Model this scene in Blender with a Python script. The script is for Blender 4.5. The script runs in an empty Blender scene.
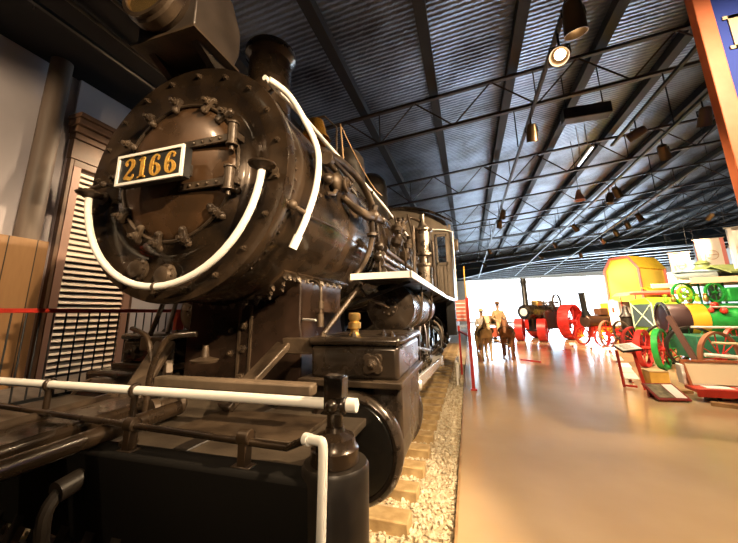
import bpy, bmesh, math, random
from mathutils import Vector, Matrix
random.seed(7)
PI = math.pi
S = bpy.context.scene
COL = S.collection

# ---------------------------------------------------------------- camera
def make_camera():
    cd = bpy.data.cameras.new('camera'); co = bpy.data.objects.new('camera', cd); COL.objects.link(co)
    yaw, pit, rol = math.radians(16.683), math.radians(11.7545), math.radians(-0.954)
    F = Vector((-math.sin(yaw)*math.cos(pit), math.cos(yaw)*math.cos(pit), math.sin(pit)))
    R = Vector((math.cos(yaw), math.sin(yaw), 0)); U = R.cross(F)
    R2 = R*math.cos(rol) + U*math.sin(rol); U2 = R2.cross(F)
    m = Matrix(((R2.x, U2.x, -F.x, 2.01), (R2.y, U2.y, -F.y, -1.757), (R2.z, U2.z, -F.z, 1.70), (0, 0, 0, 1)))
    co.matrix_world = m
    cd.sensor_width = 36; cd.lens = 322.0/738*36; cd.shift_y = -25.5/738
    cd.clip_start = 0.02; cd.clip_end = 200
    S.camera = co
make_camera()

# ---------------------------------------------------------------- world, exposure
W = bpy.data.worlds.new('world'); S.world = W; W.use_nodes = True
W.node_tree.nodes['Background'].inputs[0].default_value = (0.86, 0.93, 1.0, 1)
W.node_tree.nodes['Background'].inputs[1].default_value = 5.0
S.view_settings.view_transform = 'Standard'; S.view_settings.look = 'None'
S.view_settings.exposure = 0.0; S.view_settings.gamma = 1.0; S.view_settings.use_curve_mapping = False

def area(loc, aim, sx, sy, power, color):
    l = bpy.data.lights.new('area_light', 'AREA'); l.shape = 'RECTANGLE'; l.size = sx; l.size_y = sy
    l.energy = power; l.color = color
    o = bpy.data.objects.new('area_light', l); COL.objects.link(o); o.location = loc
    o.rotation_euler = (Vector(aim)-Vector(loc)).to_track_quat('-Z', 'Y').to_euler(); return o
def spot(loc, aim, power, deg, color=(1, .74, .46), blend=.6, rad=.06):
    l = bpy.data.lights.new('spot_light', 'SPOT'); l.energy = power; l.color = color
    l.spot_size = math.radians(deg); l.spot_blend = blend; l.shadow_soft_size = rad
    o = bpy.data.objects.new('spot_light', l); COL.objects.link(o); o.location = loc
    o.rotation_euler = (Vector(aim)-Vector(loc)).to_track_quat('-Z', 'Y').to_euler(); return o
# daylight behind the glazed end wall
area((15, 49.5, 3.2), (13, 20, 1.5), 26, 5.5, 8500, (.62, .81, 1.0))

# ---------------------------------------------------------------- materials
def mat(name, col, rough=.5, metal=0.0, var=.0, vscale=6.0, bump=0.0, bscale=40.0, coat=0.0, rvar=0.0, emit=None, estr=0, col2=None, trans=0):
    m = bpy.data.materials.new(name); m.use_nodes = True
    nt = m.node_tree; n = nt.nodes; L = nt.links
    b = n['Principled BSDF']
    b.inputs['Base Color'].default_value = (*col, 1); b.inputs['Roughness'].default_value = rough
    b.inputs['Metallic'].default_value = metal
    if coat: b.inputs['Coat Weight'].default_value = coat; b.inputs['Coat Roughness'].default_value = .12
    if trans: b.inputs['Transmission Weight'].default_value = trans
    if emit: b.inputs['Emission Color'].default_value = (*emit, 1); b.inputs['Emission Strength'].default_value = estr
    if var or bump or rvar or col2:
        tc = n.new('ShaderNodeTexCoord')
        nz = n.new('ShaderNodeTexNoise'); nz.inputs['Scale'].default_value = vscale; nz.inputs['Detail'].default_value = 6
        L.new(tc.outputs['Object'], nz.inputs['Vector'])
        if var or col2:
            r = n.new('ShaderNodeValToRGB'); r.color_ramp.elements[0].position = .35; r.color_ramp.elements[1].position = .68
            c2 = col2 if col2 else tuple(min(1, c*(1+var)) for c in col)
            c1 = col if col2 else tuple(c*(1-var) for c in col)
            r.color_ramp.elements[0].color = (*c1, 1); r.color_ramp.elements[1].color = (*c2, 1)
            L.new(nz.outputs['Fac'], r.inputs['Fac']); L.new(r.outputs['Color'], b.inputs['Base Color'])
        if rvar:
            mr = n.new('ShaderNodeMapRange'); mr.inputs[3].default_value = max(.03, rough-rvar); mr.inputs[4].default_value = rough+rvar
            mr.inputs[1].default_value = .35; mr.inputs[2].default_value = .65
            L.new(nz.outputs['Fac'], mr.inputs[0]); L.new(mr.outputs[0], b.inputs['Roughness'])
        if bump:
            nb = n.new('ShaderNodeTexNoise'); nb.inputs['Scale'].default_value = bscale; nb.inputs['Detail'].default_value = 4
            L.new(tc.outputs['Object'], nb.inputs['Vector'])
            bp = n.new('ShaderNodeBump'); bp.inputs['Strength'].default_value = bump; bp.inputs['Distance'].default_value = .01
            L.new(nb.outputs['Fac'], bp.inputs['Height']); L.new(bp.outputs['Normal'], b.inputs['Normal'])
    return m
iron = mat('black_iron', (.012, .009, .007), .25, .4, vscale=3.2, col2=(.052, .031, .016), rvar=.14, bump=.28, bscale=11, coat=.4)
dusty = mat('dusty_iron', (.030, .020, .013), .42, .3, vscale=5, col2=(.090, .060, .036), rvar=.12, bump=.25, bscale=30)
darkiron = mat('dark_iron', (.014, .011, .009), .42, .2, vscale=6, col2=(.030, .022, .015), rvar=.1)
steel = mat('worn_steel', (.30, .25, .20), .30, .9, var=.35, vscale=7, rvar=.1)
polish = mat('polished_steel', (.55, .53, .50), .18, 1.0)
brass = mat('brass', (.80, .53, .18), .30, .9, var=.2, vscale=12)
gold = mat('gold_paint', (.75, .36, .05), .32, .55, vscale=60, col2=(.95, .60, .14))
white = mat('white_paint', (.86, .83, .77), .34, 0, var=.03, vscale=9)
redp = mat('red_paint', (.50, .035, .02), .35, 0, var=.15)
wheelred = mat('wheel_red', (.62, .03, .025), .4, 0, var=.15)
maroon = mat('maroon_paint', (.22, .02, .018), .35, 0, var=.2)
orange = mat('orange_frame', (.62, .15, .05), .45, 0, vscale=5, col2=(.70, .20, .08))
blue = mat('blue_panel', (.010, .045, .38), .7)
cream = mat('cream_paint', (.80, .68, .42), .5)
yellow = mat('yellow_paint', (.85, .58, .04), .45, 0, var=.08)
yellowl = mat('light_yellow_paint', (.88, .72, .22), .5)
pink = mat('pink_trim', (.62, .16, .14), .5)
lime = mat('lime_green_paint', (.28, .52, .03), .4, 0, var=.1)
green = mat('green_paint', (.02, .30, .05), .38, 0, var=.2)
dkgreen = mat('dark_green_paint', (.02, .13, .07), .4, 0, var=.2)
olive = mat('olive_roof', (.12, .15, .05), .55, 0, var=.2)
blackp = mat('black_paint', (.012, .012, .012), .4)
greyp = mat('grey_paint', (.42, .38, .33), .5, 0, var=.12)
paper = mat('paper_white', (.80, .78, .74), .6)
wood = mat('wood', (.30, .17, .07), .5, 0, vscale=5, col2=(.46, .28, .13))
dkwood = mat('dark_wood', (.07, .035, .018), .5, 0, vscale=5, col2=(.12, .06, .03))
glass = mat('clear_glass', (1, 1, 1), .02, 0, trans=1)
lens = mat('lamp_glow', (1, .9, .7), .4, 0, emit=(1, .80, .52), estr=14)
rubber = mat('rubber', (.02, .02, .02), .8)
bluegrey = mat('blue_grey_paint', (.25, .38, .50), .4)
skin = mat('mannequin_skin', (.62, .38, .24), .6)
tanc = mat('tan_cloth', (.62, .42, .22), .85, 0, var=.15)
greyc = mat('grey_cloth', (.30, .26, .22), .9, 0, var=.15)
brownc = mat('brown_cloth', (.22, .11, .05), .9)
creamh = mat('cream_coat', (.72, .52, .28), .75, 0, var=.12)
brownh = mat('bay_coat', (.24, .09, .03), .7, 0, var=.2)

def planks(name, c1, c2, width, axis='X', gap=.02, rough=.5):
    m = mat(name, c1, rough); nt = m.node_tree; n = nt.nodes; L = nt.links; b = n['Principled BSDF']
    tc = n.new('ShaderNodeTexCoord'); sp = n.new('ShaderNodeSeparateXYZ'); L.new(tc.outputs['Object'], sp.inputs[0])
    dv = n.new('ShaderNodeMath'); dv.operation = 'DIVIDE'; dv.inputs[1].default_value = width; L.new(sp.outputs[axis], dv.inputs[0])
    fr = n.new('ShaderNodeMath'); fr.operation = 'FRACT'; L.new(dv.outputs[0], fr.inputs[0])
    fl = n.new('ShaderNodeMath'); fl.operation = 'FLOOR'; L.new(dv.outputs[0], fl.inputs[0])
    wn = n.new('ShaderNodeTexWhiteNoise'); wn.noise_dimensions = '1D'; L.new(fl.outputs[0], wn.inputs['W'])
    mp = n.new('ShaderNodeMapping'); mp.inputs['Scale'].default_value = (9, 9, 1.2); L.new(tc.outputs['Object'], mp.inputs[0])
    nz = n.new('ShaderNodeTexNoise'); nz.inputs['Scale'].default_value = 3; nz.inputs['Detail'].default_value = 8; L.new(mp.outputs[0], nz.inputs['Vector'])
    ad = n.new('ShaderNodeMath'); ad.operation = 'ADD'; L.new(wn.outputs['Value'], ad.inputs[0]); L.new(nz.outputs['Fac'], ad.inputs[1])
    ml = n.new('ShaderNodeMath'); ml.operation = 'MULTIPLY'; ml.inputs[1].default_value = .6; L.new(ad.outputs[0], ml.inputs[0])
    mx = n.new('ShaderNodeMix'); mx.data_type = 'RGBA'; mx.inputs[6].default_value = (*c1, 1); mx.inputs[7].default_value = (*c2, 1); L.new(ml.outputs[0], mx.inputs[0])
    lt = n.new('ShaderNodeMath'); lt.operation = 'LESS_THAN'; lt.inputs[1].default_value = gap/width; L.new(fr.outputs[0], lt.inputs[0])
    m2 = n.new('ShaderNodeMix'); m2.data_type = 'RGBA'; m2.inputs[7].default_value = (c1[0]*.12, c1[1]*.12, c1[2]*.12, 1)
    L.new(lt.outputs[0], m2.inputs[0]); L.new(mx.outputs[2], m2.inputs[6]); L.new(m2.outputs[2], b.inputs['Base Color'])
    return m
plankwall = planks('plank_wood', (.17, .085, .030), (.28, .15, .06), .32, 'Y', .014, .5)
sleeperm = mat('sleeper_wood', (.34, .22, .09), .8, 0, vscale=8, col2=(.54, .38, .18), bump=.4, bscale=20)

def floor_mat():
    m = mat('polished_floor', (.48, .33, .185), .20, 0, vscale=.9, col2=(.54, .385, .225), rvar=.04)
    return m
floorm = floor_mat()
wallm = mat('plaster_wall', (.46, .42, .44), .7, 0, var=.04, vscale=2)
darkroofm = mat('dark_roof_black', (.006, .006, .006), .8)
ballastm = mat('ballast_sand', (.42, .32, .19), .9, 0, vscale=30, col2=(.62, .50, .33), bump=1.0, bscale=60)
stonem = mat('ballast_stone', (.50, .40, .25), .85, 0, vscale=14, col2=(.76, .67, .50))
def foil_mat():
    m = bpy.data.materials.new('roof_foil'); m.use_nodes = True; nt = m.node_tree; n = nt.nodes; L = nt.links; b = n['Principled BSDF']
    b.inputs['Metallic'].default_value = .85; b.inputs['Roughness'].default_value = .36
    tc = n.new('ShaderNodeTexCoord')
    nz = n.new('ShaderNodeTexNoise'); nz.inputs['Scale'].default_value = .8; nz.inputs['Detail'].default_value = 5; L.new(tc.outputs['Object'], nz.inputs['Vector'])
    r = n.new('ShaderNodeValToRGB'); r.color_ramp.elements[0].color = (.05, .045, .05, 1); r.color_ramp.elements[1].color = (.28, .33, .43, 1)  # bluish end of the ramp puts the daylight tint into the foil colour
    r.color_ramp.elements[0].position = .3; r.color_ramp.elements[1].position = .7
    L.new(nz.outputs['Fac'], r.inputs[0]); L.new(r.outputs[0], b.inputs['Base Color'])
    wv = n.new('ShaderNodeTexWave'); wv.bands_direction = 'Y'; wv.inputs['Scale'].default_value = 3.2; wv.inputs['Distortion'].default_value = 1.6
    wv.inputs['Detail'].default_value = 3; wv.inputs['Detail Scale'].default_value = 4.0; L.new(tc.outputs['Object'], wv.inputs['Vector'])
    mp = n.new('ShaderNodeMapping'); mp.inputs['Scale'].default_value = (5, 12, 5); L.new(tc.outputs['Object'], mp.inputs[0])
    n2 = n.new('ShaderNodeTexNoise'); n2.inputs['Scale'].default_value = 1.0; n2.inputs['Detail'].default_value = 4; L.new(mp.outputs[0], n2.inputs['Vector'])
    ad = n.new('ShaderNodeMath'); ad.operation = 'ADD'; L.new(wv.outputs['Fac'], ad.inputs[0]); L.new(n2.outputs['Fac'], ad.inputs[1])
    bu = n.new('ShaderNodeBump'); bu.inputs['Strength'].default_value = .42; bu.inputs['Distance'].default_value = .05
    L.new(ad.outputs[0], bu.inputs['Height']); L.new(bu.outputs['Normal'], b.inputs['Normal'])
    return m
foil = foil_mat()
sheet2 = mat('pale_roof_sheet', (.74, .80, .86), .4, .1, var=.1, vscale=2)

# ---------------------------------------------------------------- mesh builder
class M:
    def __init__(s): s.b = bmesh.new()
    def poly(s, vs, fs):
        v = [s.b.verts.new(p) for p in vs]
        for f in fs:
            try: s.b.faces.new([v[i] for i in f])
            except ValueError: pass
        return s
    def box(s, c, d, rz=0, rx=0, ry=0):
        m = Matrix.Translation(c) @ Matrix.Rotation(rz, 4, 'Z') @ Matrix.Rotation(ry, 4, 'Y') @ Matrix.Rotation(rx, 4, 'X')
        P = [m @ Vector((x*d[0]/2, y*d[1]/2, z*d[2]/2)) for x in (-1, 1) for y in (-1, 1) for z in (-1, 1)]
        return s.poly(P, [(0, 1, 3, 2), (4, 6, 7, 5), (0, 4, 5, 1), (2, 3, 7, 6), (0, 2, 6, 4), (1, 5, 7, 3)])
    def bb(s, x0, x1, y0, y1, z0, z1): return s.box(((x0+x1)/2, (y0+y1)/2, (z0+z1)/2), (x1-x0, y1-y0, z1-z0))
    def beam(s, a, b, w, h, up=(0, 0, 1)):
        a = Vector(a); b = Vector(b); d = (b-a).normalized(); u = Vector(up)
        if abs(d.dot(u)) > .98: u = Vector((1, 0, 0))
        r = d.cross(u).normalized(); u = r.cross(d)
        P = [p + r*(i*w/2) + u*(j*h/2) for p in (a, b) for i in (-1, 1) for j in (-1, 1)]
        return s.poly(P, [(0, 1, 3, 2), (4, 6, 7, 5), (0, 4, 5, 1), (2, 3, 7, 6), (0, 2, 6, 4), (1, 5, 7, 3)])
    def tube(s, pts, r, seg=12, smooth=0):
        pts = [Vector(p) for p in pts]
        if smooth: pts = spline(pts, smooth)
        rs = r if isinstance(r, (list, tuple)) else [r]*len(pts)
        rings = []; u = None
        for i, p in enumerate(pts):
            d = (pts[min(i+1, len(pts)-1)]-pts[max(i-1, 0)]).normalized()
            if u is None:
                u = Vector((0, 0, 1)) if abs(d.z) < .9 else Vector((1, 0, 0))
            a = d.cross(u).normalized(); u = a.cross(d).normalized()
            rings.append([s.b.verts.new(p + (a*math.cos(2*PI*k/seg)+u*math.sin(2*PI*k/seg))*rs[i]) for k in range(seg)])
        for A, B in zip(rings, rings[1:]):
            for k in range(seg): s.b.faces.new((A[k], A[(k+1) % seg], B[(k+1) % seg], B[k]))
        s.b.faces.new(rings[0][::-1]); s.b.faces.new(rings[-1]); return s
    def lathe(s, prof, o=(0, 0, 0), ax=(0, 0, 1), seg=24):
        """prof: (radius, height along ax)"""
        o = Vector(o); d = Vector(ax).normalized(); t = Vector((0, 0, 1)) if abs(d.z) < .9 else Vector((1, 0, 0))
        a = d.cross(t).normalized(); b = a.cross(d); rings = []
        for r, h in prof:
            if r < 1e-5: rings.append([s.b.verts.new(o+d*h)])
            else: rings.append([s.b.verts.new(o+d*h+(a*math.cos(2*PI*k/seg)+b*math.sin(2*PI*k/seg))*r) for k in range(seg)])
        for A, B in zip(rings, rings[1:]):
            if len(A) == 1 and len(B) == 1: continue
            for k in range(seg):
                k2 = (k+1) % seg
                if len(A) == 1: s.b.faces.new((A[0], B[k2], B[k]))
                elif len(B) == 1: s.b.faces.new((A[k], A[k2], B[0]))
                else: s.b.faces.new((A[k], A[k2], B[k2], B[k]))
        if len(rings[0]) > 1: s.b.faces.new(rings[0][::-1])
        if len(rings[-1]) > 1: s.b.faces.new(rings[-1])
        return s
    def cyl(s, a, b, r, seg=20, r2=None):
        a = Vector(a); b = Vector(b)
        return s.lathe([(r, 0), (r if r2 is None else r2, (b-a).length)], a, b-a, seg)
    def ball(s, c, r, seg=14, sc=(1, 1, 1)):
        m = Matrix.Translation(c) @ Matrix.Diagonal((*[r*k for k in sc], 1))
        bmesh.ops.create_uvsphere(s.b, u_segments=seg, v_segments=max(6, seg//2+2), radius=1, matrix=m); return s
    def hexbolt(s, c, ax, r=.018, h=.018):
        c = Vector(c); ax = Vector(ax).normalized()
        s.lathe([(r*1.35, 0), (r*1.35, h*.25), (r, h*.25), (r, h), (r*.55, h), (r*.5, h*1.6)], c, ax, 6); return s
    def ring(s, o, ax, R, r, seg=48, rs=8, a0=0, a1=2*PI):
        o = Vector(o); d = Vector(ax).normalized(); t = Vector((0, 0, 1)) if abs(d.z) < .9 else Vector((1, 0, 0))
        a = d.cross(t).normalized(); b = a.cross(d); full = abs(a1-a0) > 6.28; rr = []
        cnt = seg if full else seg+1
        for i in range(cnt):
            th = a0+(a1-a0)*i/seg; e = a*math.cos(th)+b*math.sin(th)
            rr.append([s.b.verts.new(o+e*(R+r*math.cos(2*PI*k/rs))+d*(r*math.sin(2*PI*k/rs))) for k in range(rs)])
        pairs = list(zip(rr, rr[1:]))+([(rr[-1], rr[0])] if full else [])
        for A, B in pairs:
            for k in range(rs): s.b.faces.new((A[k], A[(k+1) % rs], B[(k+1) % rs], B[k]))
        return s
    def band(s, o, ax, R0, R1, w, seg=48):
        """flat rim: annulus between R0,R1, thickness w centred on o"""
        return s.lathe2([(R0, -w/2), (R1, -w/2), (R1, w/2), (R0, w/2)], o, ax, seg)
    def lathe2(s, prof, o, ax, seg=48):
        o = Vector(o); d = Vector(ax).normalized(); t = Vector((0, 0, 1)) if abs(d.z) < .9 else Vector((1, 0, 0))
        a = d.cross(t).normalized(); b = a.cross(d)
        rings = [[s.b.verts.new(o+d*h+(a*math.cos(2*PI*k/seg)+b*math.sin(2*PI*k/seg))*r) for k in range(seg)] for r, h in prof]
        for A, B in zip(rings, rings[1:]+rings[:1]):
            for k in range(seg): s.b.faces.new((A[k], A[(k+1) % seg], B[(k+1) % seg], B[k]))
        return s
    def prism(s, pts, d):
        """closed polygon (3D points) extruded by vector d"""
        d = Vector(d); n = len(pts); P = [Vector(p) for p in pts]+[Vector(p)+d for p in pts]
        return s.poly(P, [tuple(range(n))[::-1], tuple(range(n, 2*n))]+[(i, (i+1) % n, n+(i+1) % n, n+i) for i in range(n)])
    def mesh(s, me, mt=None):
        v = [s.b.verts.new((mt @ q.co) if mt else q.co) for q in me.vertices]
        for p in me.polygons:
            try: s.b.faces.new([v[i] for i in p.vertices])
            except ValueError: pass
        return s
    def build(s, name, m, parent=None, bev=0, sharp=35, label=None):
        bmesh.ops.recalc_face_normals(s.b, faces=s.b.faces)
        me = bpy.data.meshes.new(name); s.b.to_mesh(me); s.b.free()
        for p in me.polygons: p.use_smooth = True
        me.set_sharp_from_angle(angle=math.radians(sharp))
        me.materials.append(m)
        o = bpy.data.objects.new(name, me); COL.objects.link(o)
        if parent: o.parent = parent
        if bev:
            b = o.modifiers.new('bevel', 'BEVEL'); b.width = bev; b.segments = 2; b.limit_method = 'ANGLE'; b.angle_limit = math.radians(40)
            b.harden_normals = False
        if label: o['label'] = label
        return o
def spline(P, n):
    out = []
    for i in range(len(P)-1):
        p0 = P[max(i-1, 0)]; p1 = P[i]; p2 = P[i+1]; p3 = P[min(i+2, len(P)-1)]
        for k in range(n):
            t = k/n
            out.append(.5*((2*p1)+(p2-p0)*t+(2*p0-5*p1+4*p2-p3)*t*t+(3*p1-p0-3*p2+p3)*t**3))
    out.append(P[-1]); return out
def thing(name, label, cat, loc=(0, 0, 0), rz=0, group=None):
    o = bpy.data.objects.new(name, None); COL.objects.link(o); o.location = loc; o.rotation_euler = (0, 0, rz)
    o['label'] = label; o['category'] = cat
    if group: o['group'] = group
    return o
def tag(o, label, cat, group=None, kind=None):
    o['label'] = label; o['category'] = cat
    if group: o['group'] = group
    if kind: o['kind'] = kind
    return o
def struct(o): o['kind'] = 'structure'; return o
def kids(o): return [c for c in bpy.data.objects if c.parent == o]
def dup(root, loc=None, rz=None, label=None):
    ch = kids(root); r = root.copy(); COL.objects.link(r)
    if loc is not None: r.location = loc
    if rz is not None: r.rotation_euler = (0, 0, rz)
    if label: r['label'] = label
    for c in ch:
        c2 = c.copy(); COL.objects.link(c2); c2.parent = r
        for g in kids(c):
            g2 = g.copy(); COL.objects.link(g2); g2.parent = c2
    return r

# ================================================================ SETTING
def zr(x): return 6.50 + .09*x
YE = 48.0; XL = -4.5; XR = 27.0; YB = -8.0
struct(M().bb(1.80, XR, YB, YE, -.2, 0).bb(-4.7, 1.80, YB, YE, -.5, -.22).build('floor', floorm))
struct(M().bb(1.775, 1.80, YB, 34, -.3, .008).build('trim_1', wood, bev=.003))           # timber edge of the ballast bed
struct(M().bb(XL-.3, XL, YB, YE, -.5, 9).build('wall_left', wallm))
struct(M().bb(XR, XR+.3, YB, YE, -.2, 11).build('wall_right', greyp))
struct(M().bb(XL-.3, XR+.3, YB-.3, YB, -.2, 10).build('wall_back', greyp))
# end wall with glazing
w = M(); w.bb(XL, 1.9, YE, YE+.3, -.2, 9.5).bb(1.9, XR, YE, YE+.3, 6.15, 9.5).bb(1.9, XR, YE, YE+.3, -.2, .12); struct(w.build('wall_far', greyp))
def pane_mat():
    m = bpy.data.materials.new('window_pane'); m.use_nodes = True; nt = m.node_tree; nt.nodes.clear()
    o = nt.nodes.new('ShaderNodeOutputMaterial'); t = nt.nodes.new('ShaderNodeBsdfTransparent'); g = nt.nodes.new('ShaderNodeBsdfGlossy')
    g.inputs['Roughness'].default_value = .03; mx = nt.nodes.new('ShaderNodeMixShader'); mx.inputs[0].default_value = .06
    nt.links.new(t.outputs[0], mx.inputs[1]); nt.links.new(g.outputs[0], mx.inputs[2]); nt.links.new(mx.outputs[0], o.inputs[0]); return m
panem = pane_mat()
x = 1.9; i = 1
while x < XR-.5:
    x2 = min(x+5.02, XR)
    f = M().bb(x, x+.07, YE+.08, YE+.2, .12, 6.15).bb(x2-.07, x2, YE+.08, YE+.2, .12, 6.15).bb(x, x2, YE+.08, YE+.2, .12, .2).bb(x, x2, YE+.08, YE+.2, 6.07, 6.15).bb(x, x2, YE+.1, YE+.17, 3.0, 3.06).build('window_%d' % i, white)
    struct(f); M().bb(x+.07, x2-.07, YE+.13, YE+.145, .2, 6.07).build('pane', panem, f)
    x = x2; i += 1
# ground outside
struct(M().bb(-30, 60, YE+.3, 90, -.3, -.1).build('ground', mat('pale_paving', (.7, .7, .68), .8)))
# main roof sheet (ridge rises to the right), pale roof over the far bay
struct(M().prism([(XL-.3, YB, zr(XL-.3)), (XR+.3, YB, zr(XR+.3)), (XR+.3, YB, zr(XR+.3)+.1), (XL-.3, YB, zr(XL-.3)+.1)], (0, 32.4-YB, 0)).build('ceiling', foil))
a0, a1 = (XL-.3, 32.4), (XR+.3, YE+.3)
P2 = [(a0[0], 32.4, 6.45), (a1[0], 32.4, 8.1), (a1[0], a1[1], 7.0), (a0[0], a1[1], 6.12)]
struct(M().prism(P2, (0, 0, .12)).build('ceiling_far', sheet2))
struct(M().prism([(XL-.3, 32.3, 6.3), (XR+.3, 32.3, 7.6), (XR+.3, 32.3, 9.2), (XL-.3, 32.3, 7)], (0, .1, 0)).build('wall_roof_step', darkiron))
# black sheet standing in for the dark roof above the station front
struct(M().bb(XL, -2.35, YB, 31.7, 5.95, 6.06).build('ceiling_left', darkroofm))

# station front on the left
struct(M().bb(XL, -2.12, YB, 14, -.2, .78).build('platform', mat('platform_concrete', (.16, .13, .11), .8, var=.2)))
struct(M().bb(XL, XL+.06, 1.66, 14, .78, 6.0).build('wall_pilaster', wallm))
struct(M().bb(XL, XL+.47, YB, 1.42, .78, 2.84).build('wall_planks', plankwall))
col = thing('column', 'tall round timber post standing against the pale wall at far left', 'post', (XL+.22, 1.27, .78))
M().lathe([(.165, 0), (.165, .1), (.15, .14), (.145, 5.17)], seg=32).build('shaft', planks('post_wood', (.055, .036, .026), (.12, .085, .062), 9, 'X', 0, .6), col)
dr = thing('shuttered_door', 'tall louvred shutter in a dark moulded timber surround behind the fence', 'shutter', (XL+.08, 2.36, .78))
f = M(); f.bb(-.02, .08, -.70, -.64, 0, 3.62).bb(-.02, .08, .64, .70, 0, 3.62).bb(-.02, .08, -.64, .64, 3.50, 3.62); f.build('frame', dkwood, dr, bev=.008)
c = M()
for k, (p, z0, z1) in enumerate([(.10, 3.62, 3.98), (.14, 3.98, 4.08), (.20, 4.08, 4.2), (.27, 4.2, 4.32), (.32, 4.32, 4.40)]): c.bb(-.02, p, -.68-p*.35, .68+p*.35, z0, z1)
c.build('cornice', dkwood, dr, bev=.01)
slat = mat('slat_paint', (.70, .60, .50), .4)
f = M(); f.bb(0, .09, -.64, -.52, 0, 3.5).bb(0, .09, .52, .64, 0, 3.5); f.build('stile', mat('shutter_stile', (.28, .16, .12), .5), dr, bev=.005)
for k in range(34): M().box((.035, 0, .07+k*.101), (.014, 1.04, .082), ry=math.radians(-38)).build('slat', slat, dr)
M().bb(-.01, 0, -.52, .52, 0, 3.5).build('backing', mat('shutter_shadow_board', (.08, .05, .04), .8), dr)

# fence on the platform
fn = thing('railing', 'metal fence with a red top rail and thin black balusters behind the locomotive', 'railing', (-2.3, -2.8, .80))
M().beam((0, 0, .98), (0, 9, .98), .05, .045).build('top_rail', redp, fn, bev=.006)
M().beam((0, 0, .09), (0, 9, .09), .03, .03).build('bottom_rail', blackp, fn)
for k in range(1, 78):
    if k % 22 == 0: continue
    M().cyl((0, k*.1157, .09), (0, k*.1157, .96), .0085, 8).build('baluster', blackp, fn)
for k in range(0, 79, 22): M().bb(-.035, .035, k*.1157-.07, k*.1157+.07, -.02, 1.0).build('fence_post', redp, fn, bev=.005)

purm = mat('purlin_steel', (.010, .012, .017), .6)
trussm = mat('truss_brown', (.030, .017, .010), .5, .1, vscale=3, col2=(.055, .030, .016))
# roof framing -------------------------------------------------------
p0 = None
for k in range(16):
    x = -.01-1.63+k*1.63 if k else -1.64
    if p0 is None:
        p0 = M().beam((0, YB, 0), (0, 32.2, 0), .19, .2).build('roof_purlin', purm)  # beam widened to take in the shadow band beside each purlin
        b = p0
    else:
        b = p0.copy(); COL.objects.link(b)
    b.location = (x, 0, zr(x)-.12)
    tag(b, 'long dark steel purlin running away under the foil roof', 'beam', 'lengthwise roof purlins')
def joist():
    t = thing('roof_truss', 'open web steel roof truss crossing under the foil, %s', 'truss', (0, 0, 0))
    def z(x): return zr(x)-.28
    x0, x1 = XL+2.2, 25.5
    for dy in (-.035, .035):
        pass
    M().beam((x0, 0, z(x0)), (x1, 0, z(x1)), .085, .06).build('top_chord', trussm, t)
    M().beam((x0, 0, z(x0)-.78), (x1, 0, z(x1)-.78), .085, .055).build('bottom_chord', trussm, t)
    x = x0+.2; k = 0
    while x < x1-1.7:
        xm = x+.82; xe = x+1.64
        M().tube([(x, 0, z(x)), (xm, 0, z(xm)-.78)], .017, 6).build('web_bar', trussm, t)
        M().tube([(xm, 0, z(xm)-.78), (xe, 0, z(xe))], .017, 6).build('web_bar', trussm, t)
        if k % 2: M().tube([(xm, 0, z(xm)), (xm, 0, z(xm)-.78)], .013, 6).build('web_bar', trussm, t)
        x = xe; k += 1
    return t
J = joist(); ys = [4.77, 9.0, 13.2, 17.4, 21.6, 25.8, 30.0]
names = ['nearest to the camera', 'second from the camera', 'third from the camera', 'fourth from the camera', 'fifth from the camera', 'sixth from the camera', 'farthest, just before the deep rafter']
lab = J['label']
for k, yy in enumerate(ys):
    o = J if k == 0 else dup(J)
    o.location = (0, yy, 0); o['label'] = lab % names[k]; o['group'] = 'open web roof trusses'
# deep rafter and its post
rf = thing('portal_rafter', 'deep dark blue steel rafter where the foil roof ends', 'beam', (0, 32, 0))
bs = mat('blue_steel', (.04, .065, .10), .45, .2)
M().prism([(XL+.02, 0, 4.8), (1.6, 0, 4.97), (8, 0, 6.2), (13, 0, 6.75), (18, 0, 6.95), (20.2, 0, 7.0), (22.4, 0, 7.1), (26.9, 0, 8.2), (26.9, 0, zr(26.9)-.03), (XL+.02, 0, zr(XL)-.03)], (0, .12, 0)).build('web', bs, rf)
bot = [(XL+.02, 4.8), (1.6, 4.97), (8, 6.2), (13, 6.75), (20.2, 7.0), (26.9, 8.2)]
m = M()
for (xa, za), (xb, zb) in zip(bot, bot[1:]): m.beam((xa, .06, za), (xb, .06, zb), .45, .06)
m.build('flange', bs, rf)
t = thing('building_column', 'pale steel building post rising behind the banners at right', 'column', (21.0, 31.6, 0))
M().bb(-.35, .35, -.04, .04, 0, 6.95).bb(-.35, -.29, -.3, .3, 0, 6.95).bb(.29, .35, -.3, .3, 0, 6.95).build('shaft', greyp, t)
# purlins across the far bay
q0 = None
for k in range(9):
    yy = 33.5+k*1.7; u = (yy-32.4)/15.9
    zl = 6.45+(6.12-6.45)*u-.16; zh = 8.1+(7.0-8.1)*u-.16
    b = M().beam((XL, 0, zl), (XR, 0, zh), .14, .24).build('far_purlin', darkiron); b.location = (0, yy, 0)
    tag(b, 'dark purlin crossing the pale roof of the far bay', 'beam', 'crosswise purlins in the far bay')

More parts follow.
